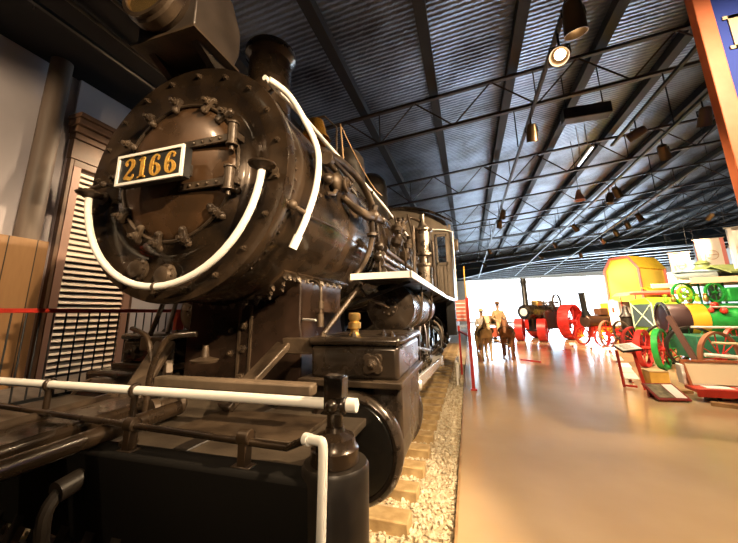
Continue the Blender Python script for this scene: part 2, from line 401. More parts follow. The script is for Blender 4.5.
# ================================================================ TRACK
struct(M().bb(-2.1, 1.776, YB, 34, -.24, -.05).build('trackbed', ballastm))
st = M(); ico = []
def stones(st, n, f):
    for _ in range(n):
        x, y = f()
        if abs(x) < 1.42 and abs(((y+2.1+.24) % .48)-.24) < .11: continue
        r = random.uniform(.011, .026)
        m = Matrix.Translation((x, y, -.045+r*.3)) @ Matrix.Rotation(random.uniform(0, 6), 4, Vector((random.random(), random.random(), random.random()+.01)).normalized()) @ Matrix.Diagonal((r*random.uniform(.8, 1.3), r*random.uniform(.8, 1.3), r*random.uniform(.6, .9), 1))
        v = [st.b.verts.new(m @ Vector(c)) for c in ((1, 0, 0), (-1, 0, 0), (0, 1, 0), (0, -1, 0), (0, 0, 1), (0, 0, -1), (.6, .6, .5), (-.6, -.6, .5))]
        for t3 in ((0, 6, 4), (6, 2, 4), (2, 1, 4), (1, 7, 4), (7, 3, 4), (3, 0, 4), (0, 2, 6), (1, 3, 7), (2, 0, 5), (1, 2, 5), (3, 1, 5), (0, 3, 5)):
            try: st.b.faces.new([v[q] for q in t3])
            except ValueError: pass
stones(st, 12000, lambda: (random.uniform(.55, 1.765), -1.0+11*random.random()**1.3))
stones(st, 1500, lambda: (random.uniform(-2.05, .5), random.uniform(-2.5, 2)))
tag(st.build('ballast', stonem, sharp=20), 'loose pale crushed stone ballast beside the rails', 'gravel', kind='stuff')
sl = None
for k in range(40):
    yy = -2.1+k*.48
    if sl is None: b = sl = M().bb(-1.42, 1.42, -.10, .10, -.12, .05).build('railway_sleeper', sleeperm, bev=.012)
    else: b = sl.copy(); COL.objects.link(b)
    b.location = (0, yy, 0); tag(b, 'pale weathered timber sleeper under the locomotive, its end in the ballast', 'sleeper', 'railway sleepers')
def rail(x, lab):
    pr = [(-.07, .05), (.07, .05), (.07, .055), (.012, .06), (.012, .125), (.035, .135), (.035, .165), (-.035, .165), (-.035, .135), (-.012, .125), (-.012, .06), (-.07, .055)]
    return tag(M().prism([(x+a, -4, z) for a, z in pr], (0, 24, 0)).build('rail', steel), lab, 'rail')
rail(.755, 'steel rail nearer the aisle, under the driving wheels'); rail(-.755, 'steel rail on the fence side under the locomotive')

# ================================================================ LOCOMOTIVE
ZC = 2.713
L0 = thing('steam_locomotive', 'large black steam locomotive with white handrails and a 2166 number plate', 'locomotive', (0, 0, 0))
def part(m, name, mt=iron, par=None, bev=0, sharp=35, label=None): return m.build(name, mt, par or L0, bev, sharp, label)
# smokebox and front
sb = part(M().lathe([(.90, .05), (.905, 0.06), (.905, 2.3), (.90, 2.32)], (0, 0, ZC), (0, 1, 0), 96), 'smokebox')
rv = M()
for k in range(72):
    a = 2*PI*k/72
    for yy in (.14, 2.2): rv.ball((.905*math.cos(a), yy, ZC+.905*math.sin(a)), .012, 8)
rv.build('rivet_row', iron, sb)['kind'] = 'stuff'
sf = part(M().lathe([(.925, .10), (.93, .02), (.925, 0), (.80, -.002), (.765, .004), (.70, .028), (.64, .034), (.60, .012), (.585, -.012), (.0, -.014)], (0, 0, ZC), (0, 1, 0), 128), 'smokebox_front', sharp=60)
for k in range(20):
    a = PI/2-.12-2*PI*k/20
    M().hexbolt((.855*math.cos(a), 0, ZC+.855*math.sin(a)), (0, -1, 0), .018, .020).build('bolt', dusty, sf)
# door
dz = ZC+.05
dm = part(M().lathe([(0, -.062), (.20, -.060), (.36, -.05), (.47, -.034), (.515, -.018), (.53, .0)], (0, 0, dz), (0, 1, 0), 96), 'smokebox_door', mat('door_iron', (.050, .028, .014), .30, .3, vscale=3, col2=(.10, .05, .022), rvar=.1, coat=.25), sharp=60)
M().ring((0, -.016, dz), (0, 1, 0), .54, .014, 96).build('rim', dusty, dm)
for s, zz in ((1, dz+.155), (1, dz-.17)):
    m = M(); m.bb(.10, .50, -.085, -.062, zz-.028, zz+.028)
    for q in range(5): m.ball((.13+q*.075, -.088, zz), .012, 8)
    m.build('hinge_strap', dusty, dm, bev=.004)
    m = M(); m.cyl((.535, -.085, zz-.06), (.535, -.085, zz+.085), .034, 20).cyl((.535, -.085, zz+.085), (.535, -.085, zz+.10), .042, 20).cyl((.535, -.085, zz-.075), (.535, -.085, zz-.06), .042, 20).cyl((.535, -.085, zz-.11), (.535, -.085, zz-.075), .016, 12).bb(.50, .57, -.09, 0, zz-.02, zz+.03)
    m.build('hinge_pin', dusty, dm, bev=.003)
def dog(a, R=.565):
    c = Vector((R*math.cos(a), 0, dz+R*math.sin(a))); r = Vector((math.cos(a), 0, math.sin(a)))
    m = M(); m.beam(c-r*.075+Vector((0, -.055, 0)), c+r*.035+Vector((0, -.04, 0)), .05, .03, (0, 1, 0))
    m.cyl(c+Vector((0, 0, 0)), c+Vector((0, -.11, 0)), .016, 12).hexbolt(c+Vector((0, -.06, 0)), (0, -1, 0), .03, .026)
    m.ball(c-r*.07+Vector((0, -.05, 0)), .028, 10); m.ball(c+r*.03+Vector((0, -.02, 0)), .028, 10)
    m.build('door_clamp', dusty, dm, bev=.003)
for a in (42, 62, 95, 122, 150, 180, 214, 240, 262, 287, 318, 338): dog(math.radians(a))
# washout plugs beneath the door
for a in (247, 268, ):
    c = Vector((.735*math.cos(math.radians(a))+.02, 0, ZC+.735*math.sin(math.radians(a))))
    m = M(); m.lathe([(.085, 0), (.085, .02), (.065, .03), (.06, .055), (.035, .065), (0, .066)], c, (0, -1, 0), 24)
    for k in range(10):
        b = 2*PI*k/10; m.hexbolt(c+Vector((.072*math.cos(b), -.018, .072*math.sin(b))), (0, -1, 0), .010, .012)
    m.build('washout_plug', dusty, sf)
# number plate with raised gold numerals
def ribbon(m, pts, n=8, thick=.006, y=0, o=(0, 0), sc=1):
    """pts: (x, z, half width)"""
    P = spline([Vector(p) for p in pts], n) if n else [Vector(p) for p in pts]
    Lf, Rt = [], []
    for i, p in enumerate(P):
        d = (P[min(i+1, len(P)-1)]-P[max(i-1, 0)]); d = Vector((d.x, d.y)).normalized(); nn = Vector((-d.y, d.x))*p.z
        Lf.append((p.x+nn.x, p.y+nn.y)); Rt.append((p.x-nn.x, p.y-nn.y))
    T = lambda q, yy: (o[0]+q[0]*sc, yy, o[1]+q[1]*sc)
    for i in range(len(P)-1):
        m.prism([T(Lf[i], y), T(Lf[i+1], y), T(Rt[i+1], y), T(Rt[i], y)], (0, -thick, 0))
def digit(m, ch, o, sc, y):
    if ch == '2':
        ribbon(m, [(.10, .74, .05), (.13, .88, .05), (.30, .98, .04), (.50, .90, .09), (.54, .72, .10), (.44, .52, .07), (.22, .28, .045), (.06, .08, .04)], 6, y=y, o=o, sc=sc)
        ribbon(m, [(.06, .08, .05), (.22, .10, .085), (.42, .04, .085), (.56, .10, .05), (.60, .24, .03)], 6, y=y, o=o, sc=sc)
        m.ball((o[0]+.15*sc, y-.002, o[1]+.74*sc), .085*sc, 12, (1, .15, 1))
    elif ch == '1':
        ribbon(m, [(.30, 0, .105), (.30, 1, .105)], 0, y=y, o=o, sc=sc)
        ribbon(m, [(.08, .035, .035), (.52, .035, .035)], 0, y=y, o=o, sc=sc)
        ribbon(m, [(.08, .86, .02), (.30, .96, .06)], 0, y=y, o=o, sc=sc)
    elif ch == '6':
        ribbon(m, [(.54, .82, .05), (.48, .93, .045), (.34, .98, .04), (.17, .84, .08), (.10, .52, .10), (.14, .18, .09), (.32, .02, .04), (.50, .14, .09), (.53, .33, .10), (.42, .52, .06), (.28, .56, .035), (.14, .44, .03)], 6, y=y, o=o, sc=sc)
        m.ball((o[0]+.48*sc, y-.002, o[1]+.80*sc), .08*sc, 12, (1, .15, 1))
pl = part(M().bb(-.335, .255, -.205, -.135, 2.615, 2.835), 'number_plate', blackp, bev=.004)
m = M()
for (x0, x1, z0, z1) in ((-.34, .26, 2.821, 2.84), (-.34, .26, 2.61, 2.629), (-.34, -.321, 2.629, 2.821), (.241, .26, 2.629, 2.821)): m.bb(x0, x1, -.216, -.20, z0, z1)
m.build('plate_border', white, pl, label='white raised border')
for ch, ox in zip('2166', (-.275, -.150, -.035, .100)):
    m = M(); digit(m, ch, (ox, 2.648), .155, -.205); m.build('numeral', gold, pl, label='gold numeral %s' % ch)
for x in (-.27, .16): M().bb(x-.03, x+.03, -.14, -.02, 2.68, 2.76).build('plate_bracket', darkiron, pl)
# white front handrail
pts = [(.02+.785*math.cos(a), -.105, 2.68+.785*math.sin(a)) for a in [math.radians(184+k*(172/28.)) for k in range(29)]]
hr = part(M().tube(pts, .024, 16), 'front_handrail', white, label='white painted handrail curving under the smokebox door')
for q in (pts[0], pts[-1]):
    m = M(); m.lathe([(.035, 0), (.05, .012), (.085, .03), (.09, .04), (.05, .05), (.03, .07)], (q[0], -.105, q[2]-.01), (0, 0, 1), 20).tube([(q[0], -.105, q[2]+.02), (q[0], -.0, q[2]+.02)], .018, 10).cyl((q[0], -.01, q[2]+.02), (q[0], .0, q[2]+.02), .055, 16)
    m.build('handrail_bracket', dusty, hr)
q = pts[14]; M().ring(q, (1, 0, 0), .02, .014, 16, 8).tube([q, (q[0], 0, q[2]+.02)], .013, 8).build('handrail_bracket', dusty, hr)
M().tube([(-.90, -.06, 2.70), (-.60, -.11, 2.705), (-.56, -.05, 2.70)], .018, 10).ball((-.88, -.06, 2.70), .03).ball((-.62, -.11, 2.705), .026).build('side_arm', dusty, hr)
# boiler behind
part(M().lathe([(.89, 2.3), (.91, 2.34), (.95, 3.6), (1.0, 5.2), (1.0, 8.0)], (0, 0, ZC), (0, 1, 0), 80), 'boiler')
for yy in (2.33, 3.5, 4.6, 5.8, 6.9):
    rr = .915 if yy < 3 else .95+(min(yy, 5.2)-3.6)/1.6*.05
    part(M().lathe2([(rr, -.03), (rr+.014, -.03), (rr+.014, .03), (rr, .03)], (0, yy, ZC), (0, 1, 0), 80), 'boiler_band', steel)
# chimney, domes, bell, headlight
part(M().lathe([(.38, .12), (.34, .22), (.27, .34), (.245, .5), (.238, 1.14), (.262, 1.17), (.285, 1.20), (.285, 1.27), (.27, 1.30), (.235, 1.31), (.22, 1.1)], (0, 1.05, 3.43), (0, 0, 1), 48), 'chimney')
part(M().lathe([(.46, 0), (.42, .12), (.38, .2), (.38, .75), (.36, .92), (.28, 1.04), (.14, 1.10), (0, 1.11)], (0, 3.45, 3.58), (0, 0, 1), 40), 'sand_dome', darkiron)
part(M().lathe([(.48, 0), (.44, .12), (.40, .2), (.40, .9), (.37, 1.1), (.26, 1.24), (.1, 1.29), (0, 1.3)], (0, 5.15, 3.62), (0, 0, 1), 40), 'steam_dome', darkiron)
bl = part(M().lathe([(.0, .30), (.06, .29), (.115, .25), (.145, .16), (.165, .06), (.21, -.02), (.215, -.04), (.20, -.04), (.15, .05)], (.14, 1.95, 4.10), (0, 0, 1), 32), 'bell', mat('bell_brass', (.80, .40, .06), .22, .9))
M().tube([(-.10, 1.95, 3.6), (-.10, 1.95, 4.3), (-.05, 1.95, 4.41), (.28, 1.95, 4.41), (.40, 2.1, 4.3), (.40, 2.1, 3.5)], .014, 8).build('bell_yoke', dusty, bl)
hd = part(M().prism([(.25, -.237, 3.755), (.25, .19, 3.755), (.25, .25, 3.93), (.25, .25, 4.14), (.25, .12, 4.36), (.25, -.12, 4.36), (.25, -.237, 4.28)], (-.55, 0, 0)), 'headlight', mat('headlight_iron', (.030, .022, .017), .38, .25, vscale=4, col2=(.055, .042, .034)), bev=.012)
m = M(); m.lathe2([(.205, 0), (.225, 0), (.235, -.04), (.25, -.05), (.25, -.12), (.235, -.14), (.235, -.17), (.205, -.17)], (-.03, -.235, 4.02), (0, 1, 0), 48); m.build('lamp_bezel', dusty, hd)
M().lathe([(.205, -.15), (.17, -.06), (.10, .0), (0, .02)], (-.03, -.235, 4.02), (0, 1, 0), 40).build('reflector', mat('reflector_brass', (.72, .46, .17), .25, .9), hd, sharp=80)
for (a, b, c2) in ((-.27, -.2, 3.755), (.15, .22, 3.755)): M().prism([(a, -.2, c2), (a, .22, c2), (a, .30, 3.55), (a, .12, 3.60)], (.06, 0, 0)).build('headlight_bracket', darkiron, hd)
M().bb(-.33, .28, -.26, .22, 3.735, 3.757).build('headlight_base', dusty, hd)
# side handrails (both sides) in white
for s in (1,):
    arc = [(s*.745, .0, 3.375), (s*.81, .15, 3.35), (s*.87, .30, 3.22), (s*.965, .36, 2.97), (s*1.0, .29, 2.66), (s*.955, .23, 2.38), (s*.875, .20, 2.17)]
    h = part(M().tube(arc, .024, 14, 8).cyl((s*.905, .208, 2.24), (s*.868, .198, 2.15), .031, 16), 'side_handrail', white, label='white painted handrail curving down the smokebox side')
    M().tube([(s*.955, .25, 2.40), (s*.86, .06, 2.46)], .019, 10).ball((s*.955, .25, 2.40), .034).ball((s*.90, .12, 2.44), .036).cyl((s*.87, .08, 2.455), (s*.83, .03, 2.47), .03, 12).build('handrail_bracket', dusty, h)
    rl = part(M().tube([(s*.72, -.02, 3.385), (s*.75, .3, 3.385), (s*.75, 1.4, 3.41), (s*.75, 2.6, 3.49), (s*.77, 3.1, 3.47), (s*.77, 5.6, 3.47)], .021, 12), 'boiler_handrail', white if s > 0 else white, label='white painted handrail along the boiler')
    for yy in (.1, 1.35, 2.62, 4.0, 5.4):
        zz = 3.40 if yy < 1.4 else 3.47
        M().tube([(s*.75, yy, zz), (s*.60, yy, zz-.10)], .014, 8).ball((s*.75, yy, zz), .034, 10).build('handrail_post', dusty, rl)
# saddle
def sadprof(y):
    return [(-.62, y, 1.02), (.62, y, 1.02), (.62, y, 1.50), (.60, y, 1.62), (.60, y, 1.88), (.60, y, 2.04), (.57, y, 2.02), (.40, y, 1.90), (0, y, 1.85), (-.40, y, 1.90), (-.57, y, 2.02), (-.60, y, 2.04), (-.60, y, 1.88), (-.60, y, 1.62), (-.62, y, 1.50)]
sd = part(M().prism(sadprof(.82), (0, .95, 0)), 'saddle', mat('saddle_iron', (.015, .009, .006), .34, .2, vscale=3, col2=(.038, .020, .012), rvar=.1), bev=.012)
for s in (1, -1):
    fl = M(); n = 14
    for i in range(n):
        t0, t1 = [math.radians(-86+(39)*(j/n)) for j in (i, i+1)]
        for r0, r1 in ((.905, .93),):
            q = [(s*r1*math.cos(t), 0, ZC+r1*math.sin(t)) for t in (t0, t1)]
            q0 = [(s*r0*math.cos(t), 0, ZC+r0*math.sin(t)) for t in (t0, t1)]
            fl.prism([(q0[0][0], .50, q0[0][2]), (q[0][0], .50, q[0][2]), (q[1][0], .50, q[1][2]), (q0[1][0], .50, q0[1][2])], (0, 1.45, 0))
    f = fl.build('saddle_flange', iron, sd)
    for i in range(9):
        t = math.radians(-84+i*4.2)
        for yy in (.56, .70) if i % 2 == 0 else (.62,):
            c = Vector((s*.93*math.cos(t), yy, ZC+.93*math.sin(t))); M().hexbolt(c, (s*math.cos(t), 0, math.sin(t)), .019, .02).build('bolt', dusty, f)
    for i in range(8):
        t = math.radians(-50); c = Vector((s*.93*math.cos(t), .62+i*.16, ZC+.93*math.sin(t))); M().hexbolt(c, (s*math.cos(t), 0, math.sin(t)), .019, .02).build('bolt', steel, f)
m = M()
for x in (-.02, .10): m.bb(x, x+.02, .80, .82, 1.05, 1.80)
for z in (1.16, 1.40, 1.60): m.hexbolt((.03, .82, z), (0, -1, 0), .03, .03).hexbolt((-.1, .82, z-.04), (0, -1, 0), .024, .025)
m.build('saddle_seam', dusty, sd)
# cylinders both sides
cylm = mat('cylinder_iron', (.022, .016, .012), .29, .35, vscale=3.5, col2=(.062, .043, .028), rvar=.1, coat=.3)
for s in (1, -1):
    def B(m, x0, x1, *r): return m.bb(min(s*x0, s*x1), max(s*x0, s*x1), *r)
    vc = part(B(M(), .87, 1.53, .50, 1.42, 1.245, 1.475), 'valve_chest', cylm, bev=.03)
    B(M(), .85, 1.55, .47, 1.45, 1.475, 1.535).build('chest_lid', cylm, vc, bev=.028)
    B(M(), .80, 1.56, .44, 1.48, 1.205, 1.25).build('chest_flange', dusty, vc, bev=.008)
    # four-lobed gland cover
    m = M(); gx = s*1.355
    for k in range(4):
        a = PI/4+k*PI/2; m.cyl((gx+.05*math.cos(a), .50, 1.36+.05*math.sin(a)), (gx+.05*math.cos(a), .455, 1.36+.05*math.sin(a)), .030, 16)
    m.cyl((gx, .50, 1.36), (gx, .45, 1.36), .055, 20).hexbolt((gx, .45, 1.36), (0, -1, 0), .028, .035)
    m.build('gland_cover', dusty, vc, bev=.003)
    if s < 0: vc.location = (.12, .3, 0)
    m = M()
    m.lathe([(.03, 0), (.045, .01), (.03, .03), (.03, .05), (.047, .06), (.047, .10), (.032, .11), (.045, .13), (.045, .165), (.035, .175), (0, .176)], (s*1.18, .60, 1.53), (0, 0, 1), 20)
    if s > 0: m.build('lubricator', brass, vc, label='polished brass lubricator')
    for k, (xx, yy) in enumerate([(.93, .58), (.93, 1.3), (1.47, .58), (1.47, 1.3), (1.2, .52), (1.35, .8)]): M().hexbolt((s*xx, yy, 1.535), (0, 0, 1), .018, .02).build('bolt', dusty, vc)
    cy = part(B(M(), .75, 1.53, .56, 1.38, .84, 1.21), 'cylinder_block', cylm, bev=.03)
    c0 = (s*1.20, .42, .83)
    M().lathe([(.29, .015), (.315, 0), (.335, .01), (.35, .035), (.35, .09), (.335, .12), (.33, .14), (.33, .90), (.35, .92), (.35, .98), (.2, 1.0)], c0, (0, 1, 0), 64).build('cylinder_barrel', cylm, cy)
    M().lathe([(0, -.012), (.20, -.010), (.285, .0), (.30, .02)], c0, (0, 1, 0), 64).build('cylinder_cover', mat('gloss_black', (.008, .007, .006), .22) if 'gloss_black' not in bpy.data.materials else bpy.data.materials['gloss_black'], cy)
    for k in range(12):
        a = 2*PI*k/12+.13; M().hexbolt((c0[0]+.325*math.cos(a), .43, c0[2]+.325*math.sin(a)), (0, -1, 0), .012, .012).build('cover_bolt', dusty, cy)
    # bottom cocks
    M().tube([(s*1.2, .5, .52), (s*1.2, .5, .42), (s*1.2, .9, .40)], .014, 8).ball((s*1.2, .5, .46), .025, 10).build('drain_cock', steel, cy)
    # piston rod, crosshead and guides
    m = M().cyl((s*1.2, 1.6, .86), (s*1.2, 2.4, .86), .035, 16); part(m, 'piston_rod', polish)
    m = M().bb(s*1.2-.06, s*1.2+.06, 1.6, 3.0, .98, 1.03).bb(s*1.2-.06, s*1.2+.06, 1.6, 3.0, .69, .74); part(m, 'slide_bars', steel)
    m = M().bb(s*1.2-.07, s*1.2+.07, 2.3, 2.6, .73, .99); part(m, 'crosshead', steel, bev=.02)
    m = M().beam((s*1.30, 2.6, .80), (s*1.30, 6.4, .57), .05, .15); m.cyl((s*1.1, 6.4, .57), (s*1.34, 6.4, .57), .13, 20).cyl((s*1.14, 2.45, .82), (s*1.34, 2.6, .80), .08, 16)
    part(m, 'connecting_rod', mat('bright_rod', (.85, .83, .80), .25, .6) if 'bright_rod' not in bpy.data.materials else bpy.data.materials['bright_rod'], bev=.006)
    m = M().beam((s*1.0, 4.6, .60), (s*1.0, 8.2, .60), .045, .11)
    for yy in (4.6, 6.4, 8.2): m.cyl((s*.92, yy, .60), (s*1.06, yy, .60), .11, 20)
    part(m, 'coupling_rod', polish, bev=.006)
    # wheels
    def wheel(y, r, spokes, name, zc=None, cx=.83):
        zc = zc or r+.165
        w = part(M().lathe2([(r-.10, -.07), (r, -.07), (r+.0, .05), (r+.025, .055), (r+.025, .075), (r-.10, .075)], (s*cx, y, zc), (-s, 0, 0), 56), name, steel)
        M().lathe2([(r-.08, -.080), (r+.0, -.080), (r+.0, -.07), (r-.08, -.07)], (s*cx, y, zc), (-s, 0, 0), 56).build('rim_paint', white, w, label='white painted wheel rim')
        for k in range(spokes):
            a = 2*PI*k/spokes
            M().beam((s*cx, y+.07*math.cos(a), zc+.07*math.sin(a)), (s*cx, y+(r-.08)*math.cos(a), zc+(r-.08)*math.sin(a)), .05, .045, (1, 0, 0)).build('spoke', iron, w)
        M().cyl((s*(cx-.1), y, zc), (s*(cx+.1), y, zc), .12, 24).build('hub', iron, w)
        return w
    for yy in (4.6, 6.4, 8.2): wheel(yy, .68, 14, 'driving_wheel')
    for yy in (-.02+.0, 1.95): wheel(yy+.05, .38, 10, 'truck_wheel')
    # running board
    rb = part(M().prism([(s*1.05, .94, 2.02), (s*1.56, .94, 2.02), (s*1.56, 8.6, 2.02), (s*1.05, 8.6, 2.02)], (0, 0, -.03)), 'running_board', darkiron)
    m = M().beam((s*1.03, .93, 2.015), (s*1.57, .93, 2.015), .02, .055).beam((s*1.57, .92, 2.015), (s*1.57, 5.6, 2.015), .02, .055).beam((s*1.57, 5.6, 2.015), (s*1.70, 7.9, 2.0), .02, .06)
    m.build('board_edge', white, rb, label='white painted edge of the running board')
    for yy in (1.3, 2.6, 4.2, 5.8, 7.2): M().beam((s*.8, yy, 1.75), (s*1.5, yy, 1.99), .03, .03).build('bracket', darkiron, rb)
    # air reservoir
    ar = part(M().lathe([(0, -.03), (.12, -.02), (.20, 0), (.235, .02), (.25, .02), (.25, .05), (.245, .06), (.245, 2.0), (.25, 2.05), (.2, 2.08), (0, 2.1)], (s*1.24, 1.52, 1.755), (0, 1, 0), 56), 'air_tank', cylm)
    M().lathe([(.0, -.055), (.07, -.05), (.085, -.04), (.085, -.0)], (s*1.24, 1.52, 1.755), (0, 1, 0), 28).build('end_flange', dusty, ar)
    m = M()
    for k in range(8): m.hexbolt((s*1.24+.065*math.cos(k*PI/4), 1.475, 1.755+.065*math.sin(k*PI/4)), (0, -1, 0), .011, .014)
    m.build('flange_bolts', steel, ar)
    M().tube([(s*1.24, 1.47, 1.755), (s*1.18, 1.42, 1.79), (s*1.05, 1.40, 1.84), (s*.98, 1.38, 1.93), (s*.97, 1.36, 2.06)], .020, 12, 6).build('air_pipe', steel, ar)
    for yy in (2.05, 3.1):
        M().ring((s*1.24, yy, 1.755), (0, 1, 0), .252, .014, 48, 8).tube([(s*1.24+s*.26, yy, 1.76), (s*1.24+s*.262, yy, 2.0)], .013, 8).build('tank_strap', dusty, ar)
# frame and braces
for s in (1, -1):
    part(M().bb(min(s*.50, s*.60), max(s*.50, s*.60), -.3, 9.2, .72, 1.04), 'main_frame', darkiron, bev=.01)
    part(M().beam((s*.42, .16, 1.10), (s*.60, .58, 1.47), .16, .05, (0, 0, 1)).bb(min(s*.60, s*.86), max(s*.60, s*.86), .54, .62, 1.40, 1.52), 'buffer_brace', dusty, bev=.01)
    part(M().tube([(s*.84, .80, 1.54), (s*1.07, 1.10, 1.96)], .022, 10), 'brace_rod', dusty)
part(M().bb(-.10, 1.10, .06, .15, 1.225, 1.295), 'cross_timber', mat('timber_grimy', (.07, .05, .03), .6, 0, vscale=4, col2=(.16, .11, .07)), bev=.015)
# wheel: white pipe of main steam/air line on the right of the saddle
part(M().tube([(.88, .64, 1.63), (.88, .64, 1.86), (.86, .66, 1.93), (.78, .72, 1.97), (.70, .8, 1.98)], .013, 10, 5).cyl((.88, .64, 1.60), (.88, .64, 1.70), .026, 12).cyl((.88, .64, 1.74), (.88, .64, 1.80), .024, 12), 'lubrication_pipe', dusty)
part(M().tube([(.62, .84, 1.655), (.84, .64, 1.65)], .011, 8), 'white_pipe', white, label='short white pipe')
# pipework on the boiler side
pp = [(.88, .62, 3.10), (.92, 1.0, 3.16), (.96, 1.42, 3.14), (1.0, 1.72, 2.98), (1.0, 1.74, 2.86), (.99, 1.62, 2.76)]
part(M().tube(pp, .040, 14, 7), 'steam_pipe', dusty)
pp = [(1.04, 1.60, 2.78), (1.02, 1.66, 2.52), (.95, 1.66, 2.30), (.84, 1.60, 2.10), (.90, 1.3, 2.04)]
part(M().tube(pp, .030, 14, 7), 'delivery_pipe', dusty)
m = M().tube([(.93, 1.0, 2.80), (.99, 1.18, 2.74), (1.03, 1.42, 2.73), (1.05, 1.62, 2.77), (1.09, 1.82, 2.78)], [.03, .045, .05, .055, .04], 14)
m.ball((1.05, 1.62, 2.78), .075).cyl((1.05, 1.62, 2.78), (1.08, 1.62, 2.90), .035).cyl((1.03, 1.64, 2.55), (1.03, 1.64, 2.58), .062, 16).ball((1.10, 1.84, 2.78), .05)
part(m, 'check_valve', dusty)
m = M().tube([(.93, .62, 3.0), (.98, 1.18, 2.92)], .028, 12).tube([(.90, .60, 3.10), (.95, 1.25, 3.06)], .022, 12).cyl((.93, .60, 3.02), (.93, .66, 3.02), .06, 16)
m.ball((.96, .78, 2.86), .09, 14, (.6, 1, 1)).cyl((.92, .82, 2.84), (1.03, .82, 2.84), .055, 16).cyl((1.03, .82, 2.84), (1.05, .82, 2.84), .075, 16).hexbolt((1.05, .82, 2.84), (1, 0, 0), .03, .03).ball((.95, .60, 2.82), .05).tube([(.96, .78, 2.8), (.96, .70, 2.72), (.93, .62, 2.7)], .02, 8)
part(m, 'feed_pump', dusty, bev=.003)
part(M().tube([(.99, .72, 2.96), (1.0, 1.22, 2.88)], .012, 10), 'polished_rod', polish)
part(M().tube([(.91, .45, 2.64), (.93, .47, 2.64)], .02, 10).hexbolt((.91, .45, 2.62), (1, 0, 0), .035, .03), 'plug', dusty)
part(M().tube([(.88, .28, 2.44), (.90, .9, 2.47), (.9, 1.5, 2.44)], .006, 6), 'boiler_seam', dusty)
# reversing gear tubes low on the boiler
for k, (z, y0) in enumerate([(2.50, 2.2), (2.40, 2.05), (2.30, 2.0), (2.2, 2.1)]):
    part(M().tube([(1.02, y0, z), (1.10, y0+2.8, z-.05)], .035, 12).cyl((1.02, y0-.03, z), (1.02, y0+.02, z), .06, 14), 'sander_pipe', steel if k % 2 else dusty)
part(M().ball((1.02, 1.98, 2.50), .06, 14).ball((1.02, 1.92, 2.36), .055, 14).cyl((1.02, 1.98, 2.1), (1.02, 1.98, 2.5), .02), 'oil_valve', dusty)
# air compressor standing on the board near the cab
m = M().lathe([(.14, 0), (.17, .02), (.17, .06), (.14, .08), (.14, .42), (.17, .44), (.17, .48), (.09, .50), (.09, .62), (.18, .64), (.18, .68), (.15, .70), (.15, 1.10), (.18, 1.12), (.18, 1.16), (.10, 1.2), (.05, 1.3), (.05, 1.45), (.0, 1.46)], (1.28, 4.3, 2.10), (0, 0, 1), 32)
ac = part(m, 'air_compressor', steel)
M().cyl((1.12, 4.15, 2.1), (1.12, 4.15, 3.3), .03).cyl((1.46, 4.2, 2.1), (1.46, 4.2, 3.0), .025).tube([(1.28, 4.3, 3.4), (1.05, 4.25, 3.5), (.95, 4.0, 3.3)], .03, 10, 5).build('compressor_pipe', dusty, ac)
for k, (x, y, z) in enumerate([(1.05, 2.9, 2.75), (1.08, 3.4, 2.62), (1.02, 3.1, 3.0), (1.06, 3.75, 2.85), (1.0, 3.6, 3.15)]):
    part(M().lathe([(.0, -.1), (.05, -.09), (.09, -.04), (.09, .03), (.05, .06), (.03, .12), (.045, .13), (.045, .17), (0, .18)], (x, y, z), (.3, 0, 1), 18), 'boiler_fitting', dusty)
for q, r in (([(1.1, 3.7, 3.4), (1.2, 3.6, 2.9), (1.2, 3.5, 2.1)], .02), ([(1.0, 3.0, 3.2), (1.12, 3.2, 2.6), (1.1, 3.3, 2.1)], .016), ([(1.02, 4.9, 3.3), (1.2, 5.1, 2.9), (1.2, 5.2, 2.1)], .025)): part(M().tube(q, r, 8), 'control_rod', dusty)
for k, (x, y, r, z0, z1) in enumerate([(1.2, 5.0, .04, 2.05, 3.2)]): part(M().cyl((x, y, z0), (x, y, z1), r, 16).cyl((x, y, z1-.1), (x, y, z1), r*1.4, 16).cyl((x, y, z0+.4), (x, y, z0+.47), r*1.4, 16), 'stand_pipe', dusty)
# bell cord and its rod
part(M().tube([(.70, 1.62, 3.42), (.68, 1.55, 3.97)], .010, 6).tube([(.68, 1.55, 3.95), (.70, 1.9, 3.82), (.70, 2.4, 3.72), (.72, 2.9, 3.64), (.74, 3.3, 3.66)], .008, 6, 5), 'bell_cord', wood, label='slack tan bell cord')
# cab
cabm = mat('cab_iron', (.085, .066, .048), .45, .15, vscale=3, col2=(.14, .11, .08))
def arcz(x): return 4.92-(.62*(abs(x)/1.68)**2.2)
xs = [-1.68+k*.168 for k in range(21)]
# front wall as strips around the window openings
fw = M()
fw.prism([(-1.64, 8, 4.02)]+[(x, 8, arcz(x)) for x in xs[1:-1]]+[(1.64, 8, 4.02)], (0, .05, 0))
for (x0, x1, z0, z1) in ((1.52, 1.64, 2.0, 4.02), (-1.0, 1.18, 2.0, 4.02), (1.18, 1.52, 2.0, 3.12)): fw.bb(x0, x1, 8, 8.05, z0, z1)
cab = part(fw, 'cab', cabm)
M().bb(1.20, 1.25, 7.97, 8.0, 2.15, 4.0).bb(1.49, 1.54, 7.97, 8.0, 2.15, 4.0).bb(1.2, 1.54, 7.97, 8, 3.93, 4.0).bb(1.2, 1.54, 7.97, 8, 3.06, 3.14).bb(1.26, 1.34, 7.98, 8, 2.2, 3.0).bb(1.40, 1.48, 7.98, 8, 2.2, 3.0).build('front_door', cabm, cab, bev=.004)
M().bb(1.2, 1.54, 8.01, 8.02, 3.12, 3.95).build('cab_pane', panem, cab)
rfm = M(); rfm.prism([(x*1.03, 7.8, arcz(x)+.0) for x in xs]+[(x*1.03, 7.8, arcz(x)+.05) for x in xs[::-1]], (0, 2.5, 0)); rfm.build('cab_roof', iron, cab)
